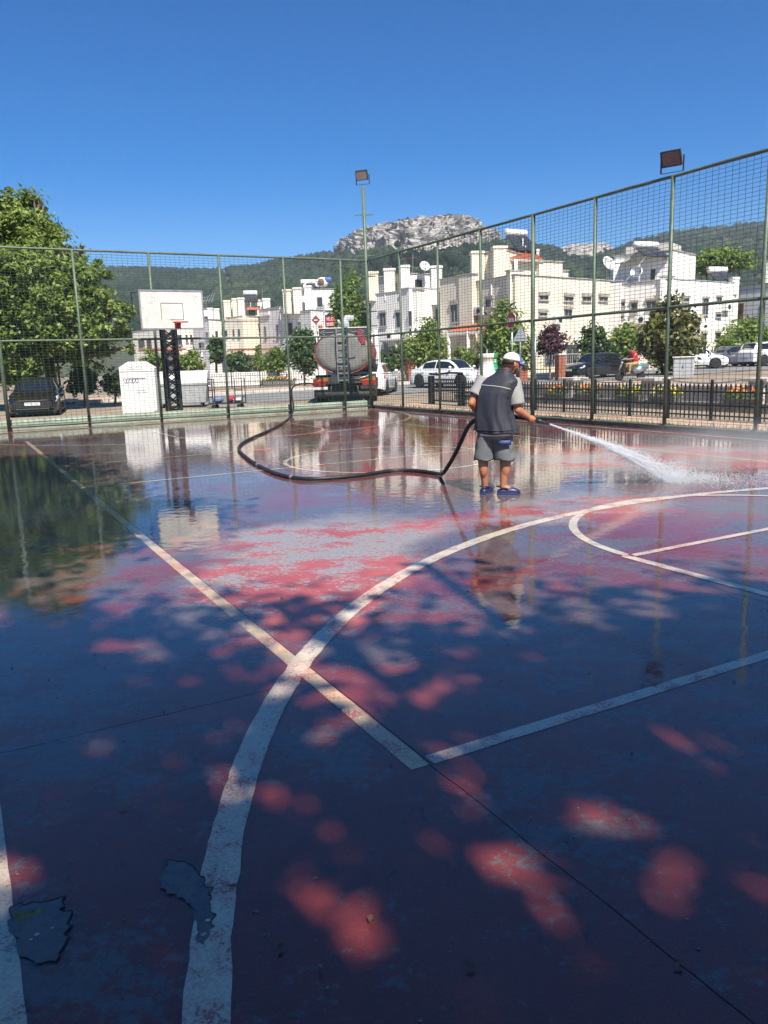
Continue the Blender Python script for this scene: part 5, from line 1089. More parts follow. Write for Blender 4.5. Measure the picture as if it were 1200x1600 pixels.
def skin_mesh(name, caps, mt, parent, voxel=.012, smooth=6):
    """one continuous surface from tapered limbs: (p0, p1, r0, r1) or (centre, radii)"""
    m = MB()
    for c in caps:
        if len(c) == 2: m.ball(c[0], c[1], 14, 10)
        else:
            p0, p1, r0, r1 = Vector(c[0]), Vector(c[1]), c[2], c[3]; n = 6; m.tube([p0.lerp(p1, k/n) for k in range(n+1)], [r0+(r1-r0)*k/n for k in range(n+1)], 14); m.ball(p0, r0, 12, 8); m.ball(p1, r1, 12, 8)
    o = m.build(name, mt, parent, True)
    rm = o.modifiers.new('remesh', 'REMESH'); rm.mode = 'VOXEL'; rm.voxel_size = voxel; rm.use_smooth_shade = True
    s_ = o.modifiers.new('smooth', 'SMOOTH'); s_.factor = .5; s_.iterations = smooth; return o
rid = thing('person', 'scooter rider in red shirt leaning to the handlebar', 'person', sb_, R(190))
skin_mesh('body', [((-.28,0,.86),(-.16,0,1.34),.15,.15), ((-.13,0,1.36),(-.06,0,1.5),.06,.055), ((-.03,0,1.58),(.10,.085,.125)), ((-.16,.2,1.36),(-.02,.27,1.12),.06,.045), ((-.02,.27,1.12),(.26,.27,1.09),.042,.03), ((-.16,-.2,1.36),(-.02,-.27,1.12),.06,.045), ((-.02,-.27,1.12),(.26,-.27,1.09),.042,.03), ((.26,.27,1.09),(.34,.26,1.07),.032,.028), ((.26,-.27,1.09),(.34,-.26,1.07),.032,.028), ((-.28,.11,.86),(.12,.16,.80),.1,.075), ((.12,.16,.80),(.12,.15,.40),.065,.045), ((.12,.15,.38),(.3,.15,.36),.04,.035), ((-.28,-.11,.86),(.12,-.16,.80),.1,.075), ((.12,-.16,.80),(.12,-.15,.40),.065,.045), ((.12,-.15,.38),(.3,-.15,.36),.04,.035)], 'skin_far', rid, .018, 4)
skin_mesh('shirt', [((-.28,0,.88),(-.16,0,1.36),.17,.165), ((-.16,.16,1.36),(-.04,.26,1.16),.085,.065), ((-.16,-.16,1.36),(-.04,-.26,1.16),.085,.065)], 'cloth_red', rid, .018, 3)
skin_mesh('trousers', [((-.28,.10,.86),(.12,.16,.81),.125,.09), ((.12,.16,.81),(.12,.15,.5),.082,.065), ((-.28,-.10,.86),(.12,-.16,.81),.125,.09), ((.12,-.16,.81),(.12,-.15,.5),.082,.065)], 'tan_cloth', rid, .018, 3)
m = MB(); m.ball((-.04,0,1.62), (.115,.1,.12), 14, 8); m.build('hair', 'hair', rid, True)

# ---------------------------------------------------------------- railings, walls, planters
def spear_bar(h):
    m = MB(); m.bar((0,0,.06), (0,0,h-.1), .02); m.loft([[(-.012,-.012,h-.1),(.012,-.012,h-.1),(.012,.012,h-.1),(-.012,.012,h-.1)], [(-.024,-.012,h-.06),(.024,-.012,h-.06),(.024,.012,h-.06),(-.024,.012,h-.06)], [(-.003,-.003,h),(.003,-.003,h),(.003,.003,h),(-.003,.003,h)]]); m.box(-.02,.02,-.02,.02,h-.13,h-.11); return m
def iron_fence(label, p0, p1, h, gap, post_every, name='iron_railing'):
    d = (p1-p0); L = d.length; root = thing(name, label, 'fence', p0, math.atan2(d.y, d.x)); dz = (p1.z-p0.z)/L
    src = spear_bar(h).build('bar', 'iron', root, loc=(gap, 0, dz*gap)); k = 2
    while k*gap < L-.02: 
        if k % post_every: copy_part(src, 'bar', root, (k*gap, 0, dz*k*gap))
        k += 1
    pm = MB(); pm.bar((0,0,-.03), (0,0,h+.02), .06); pm.ball((0,0,h+.05), .04, 8, 6); ps = pm.build('post', 'iron', root); k = post_every
    while k*gap < L+.02: copy_part(ps, 'post', root, (k*gap, 0, dz*k*gap)); k += post_every
    for z in (h-.2, .14, h*.42): MB().bar((0,0,z), (L,0,z+dz*L), .018, .035).build('rail', 'iron', root)
    return root
iron_fence('black spear topped iron railing beyond the right court fence', UV(3.0, -2.0, .03), UV(18.2, -2.0, .03), .88, .125, 10)
iron_fence('black iron railing with flowers behind, left of the tank truck', gpt(316, 52), gpt(484, 51), 1.0, .16, 12)
gt = thing('iron_gate', 'black iron gate section with heavy posts at the start of the right railing', 'gate', UV(.9, -2.0, .03), TH)
for x in (0, 1.9): MB().box(x-.09, x+.09, -.09, .09, -.03, 1.05).build('post', 'iron', gt)
for z in (.18, .55, .92): MB().bar((.09, 0, z), (1.81, 0, z), .03, .05).build('rail', 'iron', gt)
src = MB().bar((0,0,.18), (0,0,.92), .02).build('bar', 'iron', gt, loc=(.2,0,0))
for k in range(1, 14): copy_part(src, 'bar', gt, (.2+.118*k, 0, 0))
MB().tube([(-.1,.0,1.12),(.5,0,1.10),(1.2,0,1.16),(2.0,0,1.14)], .035, 8).build('top_pipe', 'iron', gt, True)
# stone wall of coping slabs on pillars
sw = thing('stone_wall', 'low pale stone wall with pillars and capping slabs beyond the railing', 'wall', UV(0, -6.4, .05), TH)
for k in range(10):
    x0 = -1+2.2*k; MB().box(x0+.01, x0+2.19, -.12, .12, -.1, .52).build('panel', 'stone_pale', sw, bevel=.01); MB().box(x0+.01, x0+2.19, -.2, .2, .524, .60).build('capping_slab', 'stone_pale', sw, bevel=.01)
for x in (-.6, 3.5, 7.2, 11.1, 15): MB().box(x-.25, x+.25, -.27, .27, -.1, .72).build('pillar', 'stone_pale', sw, bevel=.015); MB().box(x-.4, x+.4, -.36, .36, .724, .82).build('pillar_cap', 'stone_pale', sw, bevel=.015)
for a_, b2 in ((3.9, 6.8), (7.6, 10.7), (11.5, 14.6)): MB().tube([(a_+(b2-a_)*k/12, .0, .78-.13*math.sin(math.pi*k/12)) for k in range(13)], .025, 6).build('chain_rail', 'galv', sw, True)
dkw = tag(MB().prism([UV(u, v)[:2] for u, v in ((-1,-4.55),(19,-4.55),(19,-4.25),(-1,-4.25))], -.05, .30).build('retaining_wall', 'concrete_dark'), 'dark low concrete retaining wall seen through the right iron railing', 'wall')
def planter(label, c, ang, wd, fl, seed, h0=.30):
    root = thing('planter', label, 'planter', c, ang, 'flower planters'); m = MB(); m.loft([[(-wd/2+.04,-.14,0),(wd/2-.04,-.14,0),(wd/2-.04,.14,0),(-wd/2+.04,.14,0)], [(-wd/2,-.18,h0),(wd/2,-.18,h0),(wd/2,.18,h0),(-wd/2,.18,h0)]]); m.build('box', 'concrete_dark', root)
    Q, Fq = leaf_cloud([((x, 0, h0+.08), (.22,.16,.14)) for x in np.linspace(-wd/2+.15, wd/2-.15, max(2, int(wd/.3)))], 260, .045); npmesh('foliage', Q, Fq, 'leaf_bright', root)
    m = MB()
    for k in range(int(wd*22)):
        p = (random.uniform(-wd/2, wd/2), random.uniform(-.18,.18), h0+random.uniform(.10,.30)); m.ball(p, random.uniform(.03,.055), 6, 4)
    stuff(m.build('blossom', fl, root))
k = 0
for u, fl, lb in ((4.9,'flower_orange','orange flower planter furthest behind the right railing'), (6.4,'flower_orange','orange flower planter left of the yellow planters'), (8.2,'flower_yellow','yellow flower planter below the scooter front wheel'), (9.5,'flower_yellow','yellow flower planter below the scooter rear wheel'), (12.0,'flower_orange','sparse orange planter below the grey utility box'), (13.6,'flower_orange','sparse orange planter near the right edge behind the railing')):
    c = UV(u, -4.4, .302); planter(lb, c, TH, 1.0, fl, k, .12); k += 1
for px, fl, lb in ((424,'flower_yellow','yellow flower planter behind the left iron railing'), (446,'flower_orange','orange flower planter near the fence post left of the truck')): c = gpt(px, 52.8); planter(lb, c, 0, 1.2, fl, k, .35); k += 1
gw = tag(MB().prism([(p.x, p.y) for p in (gpt(300, 57), gpt(500, 56), gpt(500, 56.4), gpt(300, 57.4))], .2, 1.25).build('garden_wall', 'stucco_white'), 'low white garden wall behind the left iron railing', 'wall')
tag(MB().prism([(p.x, p.y) for p in (gpt(592, 53.5), gpt(634, 52.5), gpt(634, 52.8), gpt(592, 53.8))], .1, .95).build('garden_wall', 'stone_pale'), 'short stone garden wall under the white house right of the truck', 'wall')
tag(MB().prism([(p.x, p.y) for p in (gpt(832, 46.6), gpt(868, 47), gpt(868, 47.3), gpt(832, 46.9))], .1, .72).build('garden_wall', 'stone_pale'), 'short pale garden wall under the purple tree', 'wall')
rl = thing('garden_railing', 'white metal garden railing behind the purple tree', 'railing', gpt(836, 47.6), 0)
src = MB().bar((0,0,.3), (0,0,1.55), .03).build('bar', 'frame_white', rl)
for k in range(1, 9): copy_part(src, 'bar', rl, (.17*k, 0, 0))
for z in (.6, 1.5): MB().bar((-.05,0,z), (1.45,0,z), .04).build('rail', 'frame_white', rl)
gg = thing('garden_gate', 'white framed garden gate right of the red brick pillar', 'gate', gpt(884, 47.4), 0)
m = MB()
for a_, b2 in (((0,0,.1),(0,0,1.45)), ((0,0,1.45),(.8,0,1.45)), ((.8,0,1.45),(.8,0,.1)), ((0,0,.2),(.8,0,.2))): m.bar(a_, b2, .06)
m.build('frame', 'frame_white', gg)
for k in range(1, 6): MB().bar((.133*k,0,.2), (.133*k,0,1.45), .025).build('bar', 'frame_white', gg)
def brick_pillar(label, px, Y, wd, h):
    root = thing('brick_pillar', label, 'pillar', gpt(px, Y), R(20), 'red brick gate pillars'); n = int(h/.13)
    MB().box(-wd/2+.02, wd/2-.02, -wd/2+.02, wd/2-.02, -.05, n*.13).build('mortar_core', 'mortar', root)
    for k in range(n):
        o = MB(); z = k*.13; e = wd/2; s = .0 if k % 2 else .06
        for sx in (-1, 1):
            o.box(min(0, sx*e)+(.006 if sx > 0 else 0)+s*0, max(0, sx*e)-(.006 if sx < 0 else 0), -e, e, z+.008, z+.122)
        o.build('brick', 'brick', root)
    MB().box(-wd/2-.05, wd/2+.05, -wd/2-.05, wd/2+.05, n*.13+.002, n*.13+.09).build('cap', 'stone_pale', root)
brick_pillar('red brick gate pillar left of the white moving car', 641, 49.5, .42, 1.45); brick_pillar('red brick gate pillar between the purple tree and black car', 875, 44.5, .42, 1.5); brick_pillar('red brick gate pillar behind the triangular sign pole', 815, 45.5, .5, 1.1)
# recycling container shaped like a bottle neck, utility box
rc = gpt(763, 37.5); rec = thing('recycling_container', 'white and green flared recycling container behind the hosing man', 'container', rc, 0)
prof = [(.0,.64),(.42,.64),(.78,.56),(1.02,.45),(1.2,.40),(1.48,.39),(1.50,.44),(1.70,.44)]
def lathe(prof, a0, a1, n, off=0.0): return [[((r+off)*math.cos(a0+(a1-a0)*k/n), (r+off)*math.sin(a0+(a1-a0)*k/n), z) for k in range(n+1)] for z, r in prof]
MB().loft([q[:-1] for q in lathe(prof, 0, 6.28319, 28)]).build('body', 'white_paint', rec, True)
MB().loft(lathe(prof, R(-62), R(10), 12, .006), False, False).build('green_panel', 'recycle_green', rec, True)
scribble(rec, (.22, -.41, 1.36), (.5,.25,0), (0,0,1), (.4,-.9,0), .2, .14, 'sign_white', 2, 4, .01, 'emblem')
ub = gpt(1068, 41.5)+Vector((0,0,.1)); utb = thing('utility_box', 'grey street utility box with scribbled right side', 'utility box', ub, R(-22))
MB().box(-.5,.5,-.32,.32,0,1.0).build('body', 'bin_grey', utb, bevel=.015); MB().box(-.55,.55,-.37,.37,1.002,1.06).build('lid', 'white_paint', utb, bevel=.01); MB().box(-.005,.005,-.326,-.318,.05,.95).build('door_seam', 'ink', utb); MB().box(-.06,-.03,-.35,-.32,.45,.6).build('handle', 'dark_plastic', utb)
scribble(utb, (.502, -.25, .5), (0,1,0), (0,0,1), (1,0,0), .5, .5, 'sign_white', 3, 9, .012)
# signs
def pole(parent, h, r=.03): return MB().tube([(0,0,-.05),(0,0,h)], r, 10).build('pole', 'galv', parent, True)
sg = gpt(800, 31.5); st = thing('stop_sign', 'red octagonal DUR stop sign on a pole behind the man', 'sign', sg, R(-64)); zc_ = P(799.5, 500, 31.5).z-sg.z; pole(st, zc_+.2)
octo = lambda r: [(r*math.cos(R(22.5+45*k)), zc_+r*math.sin(R(22.5+45*k))) for k in range(8)]
MB().loft([[(x, -.05, z) for x, z in octo(.33)], [(x, -.035, z) for x, z in octo(.33)]]).build('border', 'sign_white', st); pl_ = MB().loft([[(x, -.056, z) for x, z in octo(.305)], [(x, -.048, z) for x, z in octo(.305)]]).build('plate', 'sign_red', st)
text_mesh('DUR', .235, 'sign_white', pl_, (0, -.059, zc_-.01), (R(90), 0, 0), sx=.95)
tg = gpt(813, 33); ts_ = thing('triangle_sign', 'bare grey back of a triangular sign right of the stop sign', 'sign', tg, R(5)); zt2 = P(812, 509, 33).z-tg.z; pole(ts_, zt2-.02)
tri = [(0, zt2), (.33, zt2-.62), (-.33, zt2-.62)]; MB().loft([[(x, -.05, z) for x, z in tri], [(x, -.035, z) for x, z in tri]]).build('plate', 'galv', ts_); MB().bar((-.2,-.06,zt2-.5),(.2,-.06,zt2-.5),.02,.03).build('clamp', 'galv', ts_)
tag(MB().tube([gpt(836, 43), gpt(836, 43)+Vector((0,0,2.6))], .07, 10).build('lamp_pole', 'galv', None, True), 'plain grey metal pole left of the purple tree', 'pole')
tag(MB().tube([gpt(761, 44), gpt(761, 44)+Vector((0,0,1.9))], .04, 8).build('thin_pole', 'galv', None, True), 'thin grey pole rising behind the recycling container', 'pole')
rs_ = gpt(510, 44); rsg = thing('advertising_sign', 'red advertising board with white letters on a white pole above the truck', 'sign', rs_, R(-6)); zz0, zz1 = P(516, 512, 44).z-rs_.z, P(516, 493, 44).z-rs_.z
pole(rsg, zz1+.6, .05); bd = MB().box(.04, .56, -.05, .05, zz0+.08, zz1-.04).build('board', 'sign_red', rsg); text_mesh('VE.O', .24, 'sign_white', bd, (.32, -.055, zz1-.2), (R(90),0,0), sx=.8)
for zq in (.36, .2): MB().box(.12, .52, -.054, -.051, zz0+zq*.6, zz0+zq*.6+.035).build('text_line', 'sign_white', bd)
MB().box(.1, .4, -.053, -.05, zz0-.14, zz0-.01).build('sticker', 'lamp_orange', rsg)
ds_ = gpt(497, 44.5); dsg = thing('diamond_sign', 'small red diamond sign left of the red board', 'sign', ds_, 0); zz = P(497, 500, 44.5).z-ds_.z; pole(dsg, zz-.2, .03)
dd = [(0, zz+.25), (.24, zz), (0, zz-.25), (-.24, zz)]; MB().loft([[(x, -.05, z) for x, z in dd], [(x, -.035, z) for x, z in dd]]).build('plate', 'tank_red', dsg); MB().box(-.1, .1, -.055, -.051, zz-.03, zz+.03).build('mark', 'sign_white', dsg)
# ---------------------------------------------------------------- man hosing the court (seen from behind, facing away to the right)
man_o = Vector((1.35, 9.37, .008))
man = thing('person', 'man in dark vest, grey shorts and white cap hosing the court', 'person', man_o)
PH = R(42); RT = Vector((math.cos(PH), -math.sin(PH), 0)); FD = Vector((math.sin(PH), math.cos(PH), 0))
hd = Vector((.205, .01, 1.535)); HF = Vector((.93, .30, -.2)).normalized()      # head centre and gaze
HS = HF.cross(Vector((0,0,1))).normalized(); HU = HS.cross(HF).normalized()
Lsh, Lel, Lwr = Vector((-.135,.10,1.31)), Vector((-.265,.05,1.09)), Vector((-.175,.19,.93))
Rsh, Rel, Rwr = Vector((.225,-.06,1.28)), Vector((.262,-.11,1.00)), Vector((.40,-.05,.905))
Lhd, Rhd = Vector((-.12,.26,.88)), Vector((.45,-.025,.882))
caps = [((.0,0,.86),(.03,.0,1.10),.155,.16), ((.03,0,1.10),(.05,.0,1.28),.16,.13), ((-.04,.04,1.28),(.14,-.04,1.26),.085,.08), ((.09,.0,1.36),(.155,.0,1.46),.068,.062),
        (hd+HU*.02, (.098,.083,.118)), (hd+HF*.035-HU*.055, (.07,.062,.07)), (hd+HF*.045-HU*.088, (.045,.042,.035)),
        (hd+HF*.108-HU*.012, (.02,.014,.022)), (hd+HF*.098-HU*.058, (.016,.022,.010)), (hd+HF*.092+HU*.03, (.018,.04,.012)),
        (hd+HS*.085-HF*.005-HU*.01, (.022,.012,.033)), (hd-HS*.085-HF*.005-HU*.01, (.022,.012,.033)),
        (Lsh, Lel, .046, .044), (Lel, Lwr, .046, .030), (Rsh, Rel, .048, .048), (Rel, Rwr, .050, .031),
        ((-.10,.03,.84),(-.135,.035,.47),.10,.066), ((-.135,.035,.47),(-.135,.028,.34),.058,.062), ((-.135,.028,.34),(-.112,.05,.10),.060,.036), ((-.135,.012,.32), (.056,.058,.13)), ((-.112,.05,.08),(-.09,.12,.045),.038,.035),
        ((.10,-.03,.84),(.122,-.02,.47),.10,.068), ((.122,-.02,.47),(.12,-.03,.34),.060,.066), ((.12,-.03,.34),(.095,-.045,.10),.064,.038), ((.122,-.046,.32), (.061,.063,.135)), ((.095,-.045,.08),(.18,-.05,.045),.040,.036)]
# hands: palm, four curled fingers and a thumb closing round the hose
def hand(wr, palm, axis, outv, curl):
    axis = axis.normalized(); out = (outv-axis*outv.dot(axis)).normalized(); k_ = axis.cross(out).normalized(); cs = [(wr, palm, .030, .034)]
    for i, (o, ln) in enumerate(((-.032,.031),(-.011,.035),(.011,.034),(.031,.027))):
        b_ = palm+axis*o+out*.024; c1 = b_+out*ln*.35+k_*curl*ln*.9; c2 = c1-out*ln*.75+k_*curl*ln*.65; c3 = c2-out*ln*.7-k_*curl*ln*.25
        cs += [(b_, c1, .0102, .0098), (c1, c2, .0097, .009), (c2, c3, .009, .0078)]
    tb_ = palm-out*.02-axis*.022; t1 = tb_-out*.012+k_*curl*.026-axis*.012; t2 = t1+k_*curl*.026+out*.016; cs += [(tb_, t1, .0125, .011), (t1, t2, .0105, .009)]
    return cs
jet_dir = Vector((1.0, .18, -.34)).normalized()
caps += hand(Rwr, Rhd-Vector((.012,0,-.012)), jet_dir, Vector((.1,-.8,.6)), 1); caps += hand(Lwr, Lhd, Vector((-.55,.5,-.67)), Vector((-.5,.2,.6)), 1)
skin_mesh('body', caps, 'skin', man, .0075, 6)
# vest as a wrinkled shell round the torso
NV = 72
def ring(z, cx, hwd, dep, cy=0.0, wr=0.0, ph=0.0, hem=None):
    a_ = hwd/.93; out = []
    for k in range(NV):
        t_ = 6.28319*k/NV; c, s = math.cos(t_), math.sin(t_); e = .82
        x = math.copysign(abs(c)**e, c)*a_; y = math.copysign(abs(s)**e, s)*dep
        f = 1+wr*(mnoise.noise(Vector((c*2.2+ph, s*2.2, z*2.5)))+.6*mnoise.noise(Vector((c*6, s*6+ph, z*4)))+.5*math.sin(t_*11+z*5+2*mnoise.noise(Vector((c*3, s*3, z*3)))))
        p = RT*x*f+FD*y*f+Vector((cx, cy, z+(hem(t_) if hem else 0))); out.append(p)
    return out
lv = [(.735,.024,.238,.198,.0),(.75,.024,.246,.204,.0),(.79,.018,.238,.198,0),(.86,.008,.222,.190,0),(.95,.000,.212,.182,.0),(1.04,.002,.206,.178,.0),(1.13,.008,.206,.175,0),(1.21,.020,.220,.168,0),(1.28,.038,.228,.150,0),(1.33,.050,.232,.130,0),(1.365,.068,.200,.110,0),(1.40,.092,.138,.094,0),(1.43,.108,.098,.084,0),(1.455,.118,.083,.075,0)]
rings = []
from itertools import chain
def smooth_levels(lv, n=46):
    Z = np.linspace(lv[0][0], lv[-1][0], n); A_ = np.array(lv); return [(z, *[float(np.interp(z, A_[:, 0], A_[:, c])) for c in (1, 2, 3, 4)]) for z in Z]
for (z, cx, hw_, dp, cy) in smooth_levels(lv):
    wr = .075*max(.12, min(1, (1.3-z)/.35)); rings.append(ring(z, cx, hw_, dp, cy, wr, 1.7, (lambda t_: -.02*math.cos(t_)-.012*math.sin(3*t_)) if z < .80 else None))
inner = [ring(z, cx, hw_*.93, dp*.93, cy) for (z, cx, hw_, dp, cy) in smooth_levels(lv, 4)][:2]
m = MB(); m.loft(inner[::-1]+rings, cap=False); vest = m.build('vest', 'vest', man, True)
m = MB(); m.loft([ring(1.44,.113,.092,.080), ring(1.475,.126,.086,.078), ring(1.478,.127,.076,.068), ring(1.44,.115,.078,.070)], cap=False); m.build('collar', 'vest', vest, True)
m = MB(); cr = ring(1.480,.127,.083,.075); m.tube(cr+[cr[0]], .006, 6); m.build('collar_trim', 'maroon', vest, True)
def on_vest(z, t_, off=.004):
    l_ = [float(np.interp(z, [q[0] for q in lv], [q[c] for q in lv])) for c in (1, 2, 3)]; a_ = l_[1]/.93; c, s = math.cos(t_), math.sin(t_); e = .82
    wr = .075*max(.12, min(1, (1.3-z)/.35)); f = 1+wr*(mnoise.noise(Vector((c*2.2+1.7, s*2.2, z*2.5)))+.6*mnoise.noise(Vector((c*6, s*6+1.7, z*4)))+.5*math.sin(t_*11+z*5+2*mnoise.noise(Vector((c*3, s*3, z*3)))))
    return RT*(math.copysign(abs(c)**e, c)*a_*f*(1+off*5))+FD*(math.copysign(abs(s)**e, s)*l_[2]*f*(1+off*5))+Vector((l_[0], 0, z))
m = MB(); m.tube([on_vest(1.30+.022*math.sin(math.pi*k/20)-.055*k/20, R(182)+R(158)*k/20) for k in range(21)], .0042, 6); m.build('piping', 'piping', vest, True)
m = MB(); m.tube([on_vest(.775, R(10)+R(340)*k/60, .003) for k in range(61)], .006, 6); m.build('hem', 'vest', vest, True)
for sh, t0 in ((Lsh, R(180)), (Rsh, R(0))):
    m = MB(); m.tube([on_vest(1.10+.2*abs(math.cos(a_)), t0+.30*math.sin(a_), .002) for a_ in np.linspace(-1.4, 1.4, 12)], .006, 6); m.build('armhole_seam', 'vest', vest, True)
# shirt sleeves
for a_, b2, f in ((Lsh, Lel, .62), (Rsh, Rel, .80)):
    d = b2-a_; m = MB(); rr_ = []; ax_ = d.normalized(); o1 = ax_.orthogonal().normalized(); o2 = ax_.cross(o1)
    for k in range(15):
        tt = -.28+(f+.28)*k/14; rad = .088+.006*math.sin(tt*3)-.004*tt-.05*max(0,-tt-.15); c = a_+d*tt
        rr_.append([c+(o1*math.cos(6.28319*q/20)+o2*math.sin(6.28319*q/20))*rad*(1+.08*mnoise.noise(Vector((q*.7, k*.6, f*9)))) for q in range(20)])
    m.loft(rr_+[[c+(p-c)*.8 for p in rr_[-1]]], cap=False); m.build('sleeve', 'shirt', man, True)
m = MB(); m.loft([ring(.705,.008,.203,.172,0,.02,3), ring(.725,.008,.205,.175,0,.02,3), ring(.78,.01,.18,.15)], cap=False); m.build('shirt_tail', 'piping', man, True)
# shorts: hip ring splitting into two wide legs
sh_caps = [((-.085,.03,.82),(-.105,.03,.62),.135,.122), ((.09,-.03,.82),(.11,-.025,.62),.14,.126), ((0,0,.80),(0,0,.70),.165,.15)]
def shorts_leg(cx, cy, top, bot, r0, r1, ph):
    rg = []
    for k in range(18):
        z = top+(bot-top)*k/17; rad = r0+(r1-r0)*k/17; c = Vector((cx[0]+(cx[1]-cx[0])*k/17, cy, z))
        rg.append([c+RT*math.cos(6.28319*q/26)*rad*(1+.10*mnoise.noise(Vector((q*.5+ph, k*.35, 0)))+.045*math.sin(q*1.3+k*.8))+FD*math.sin(6.28319*q/26)*rad*1.02*(1+.05*mnoise.noise(Vector((q*.5+ph, k*.3, 4))))+Vector((0,0,.012*math.sin(q*.7+ph)*(k/17))) for q in range(26)])
    c = sum(rg[-1], Vector())/26; return rg+[[c+(p-c)*.88+Vector((0,0,.015)) for p in rg[-1]]]
m = MB(); m.loft(shorts_leg((-.07,-.128), .03, .80, .405, .122, .122, 1), cap=True); m.loft(shorts_leg((.07,.118), -.03, .80, .405, .124, .128, 7), cap=True); m.loft([ring(.66,0,.185,.160), ring(.72,.004,.195,.165), ring(.78,.005,.185,.155), ring(.86,.005,.17,.14)])
m.build('shorts', 'shorts', man, True)
m = MB(); pcs = []
for k in range(7):
    t_ = R(-78)+R(52)*k/6; c, s = math.cos(t_), math.sin(t_); pcs.append([Vector((.105,-.03,z))+RT*c*(.157+off)+FD*s*(.160+off) for z, off in ((.655,0),(.60,.004),(.60,.014),(.655,.012))])
m.loft(pcs); m.build('pocket_flap', 'navy', man, True)
# cap: white crown, blue front and brim
CM = Matrix(((HF.x, HS.x, HU.x, hd.x+HU.x*.045), (HF.y, HS.y, HU.y, hd.y+HU.y*.045), (HF.z, HS.z, HU.z, hd.z+HU.z*.045), (0,0,0,1)))
def dome(a0, a1, n, off=0): 
    rg = []
    for i in range(9):
        e = math.pi/2*i/8.2; rr_ = math.cos(e); rg.append([((.118+off)*rr_*math.cos(a0+(a1-a0)*k/n), (.099+off)*rr_*math.sin(a0+(a1-a0)*k/n), -.012+(.100+off)*math.sin(e)) for k in range(n+1)])
    return rg
m = MB(); m.M = CM; m.loft([q[:-1] for q in dome(0, 6.28319, 28)]); cap_ = m.build('cap', 'cap_white', man, True)
m = MB(); m.M = CM; m.loft(dome(R(-62), R(62), 12, .003), False, False); m.build('front_panel', 'cap_blue', cap_, True)
m = MB(); m.M = CM; rg = []
for k in range(9):
    a_ = R(-66)+R(132)*k/8; c, s = math.cos(a_), math.sin(a_); ext = .075*max(0, math.cos(a_*1.25))**.7
    rg.append([(.112*c, .095*s, -.006), (.112*c+ext*.6, .096*s, -.010-.012*c), (.112*c+ext, .096*s, -.024-.016*c), (.112*c+ext, .096*s, -.030-.016*c), (.112*c+ext*.6, .096*s, -.017-.012*c), (.112*c, .095*s, -.013)])
m.loft(rg); m.build('brim', 'cap_blue', cap_, True)
m = MB(); m.M = CM; m.ball((0,0,.09), .008, 8, 6); m.build('button', 'cap_white', cap_, True)
m = MB(); hr = []
for k in range(13):
    a_ = R(98)+R(164)*k/12; c, s = math.cos(a_), math.sin(a_); hr.append([hd+HF*(.103*c)+HS*(.088*s)+HU*z for z in (.045, .01, -.028+.014*abs(s))])
m.loft(hr, False, False); so_ = m.build('hair', 'hair', man, True); sm_ = so_.modifiers.new('thick', 'SOLIDIFY'); sm_.thickness = .01
m = MB(); m.ball(hd+HF*.052-HU*.085, (.038,.038,.024), 12, 8); m.ball(hd+HF*.04+HS*.052-HU*.06, (.03,.014,.036), 10, 8); m.build('beard', 'hair', man, True)
for s in (-1, 1): m = MB(); m.ball(hd+HF*.093+HS*.032*s+HU*.012, (.007,.009,.006), 8, 6); m.build('eye', 'ink', man, True)
# clogs
def clog(c, ang, name='clog'):
    d = Vector((math.cos(ang), math.sin(ang), 0)); s_ = Vector((-d.y, d.x, 0)); rg = []
    for (x, wv, h) in ((-.115,.030,.035),(-.10,.042,.055),(-.05,.046,.062),(.0,.048,.072),(.05,.056,.075),(.10,.058,.062),(.135,.046,.046),(.155,.022,.030)):
        o = c+d*x; rg.append([o+s_*(wv*.85)+Vector((0,0,0)), o+s_*wv+Vector((0,0,.018)), o+s_*wv*.86+Vector((0,0,h*.8)), o+s_*wv*.4+Vector((0,0,h)), o-s_*wv*.4+Vector((0,0,h)), o-s_*wv*.86+Vector((0,0,h*.8)), o-s_*wv+Vector((0,0,.018)), o-s_*wv*.85])
    m = MB(); m.loft(rg); o_ = m.build(name, 'clog', man, True)
    m = MB(); m.tube([c+s_*.05+Vector((0,0,.06))+d*.01, c+s_*.045-d*.08+Vector((0,0,.085)), c-d*.125+Vector((0,0,.09)), c-s_*.045-d*.08+Vector((0,0,.085)), c-s_*.05+Vector((0,0,.06))+d*.01], .008, 6); m.build('heel_strap', 'clog', o_, True)
    m = MB(); m.loft([[p+Vector((0,0,-.004)) for p in (c-d*.12+s_*.035, c+s_*.052, c+d*.10+s_*.061, c+d*.16+s_*.02, c+d*.16-s_*.02, c+d*.10-s_*.061, c-s_*.052, c-d*.12-s_*.035)], [p+Vector((0,0,.016)) for p in (c-d*.12+s_*.035, c+s_*.052, c+d*.10+s_*.061, c+d*.16+s_*.02, c+d*.16-s_*.02, c+d*.10-s_*.061, c-s_*.052, c-d*.12-s_*.035)]]); m.build('sole', 'navy', o_)
clog(Vector((-.10,.085,.0)), R(62)); clog(Vector((.14,-.05,.0)), R(-4))

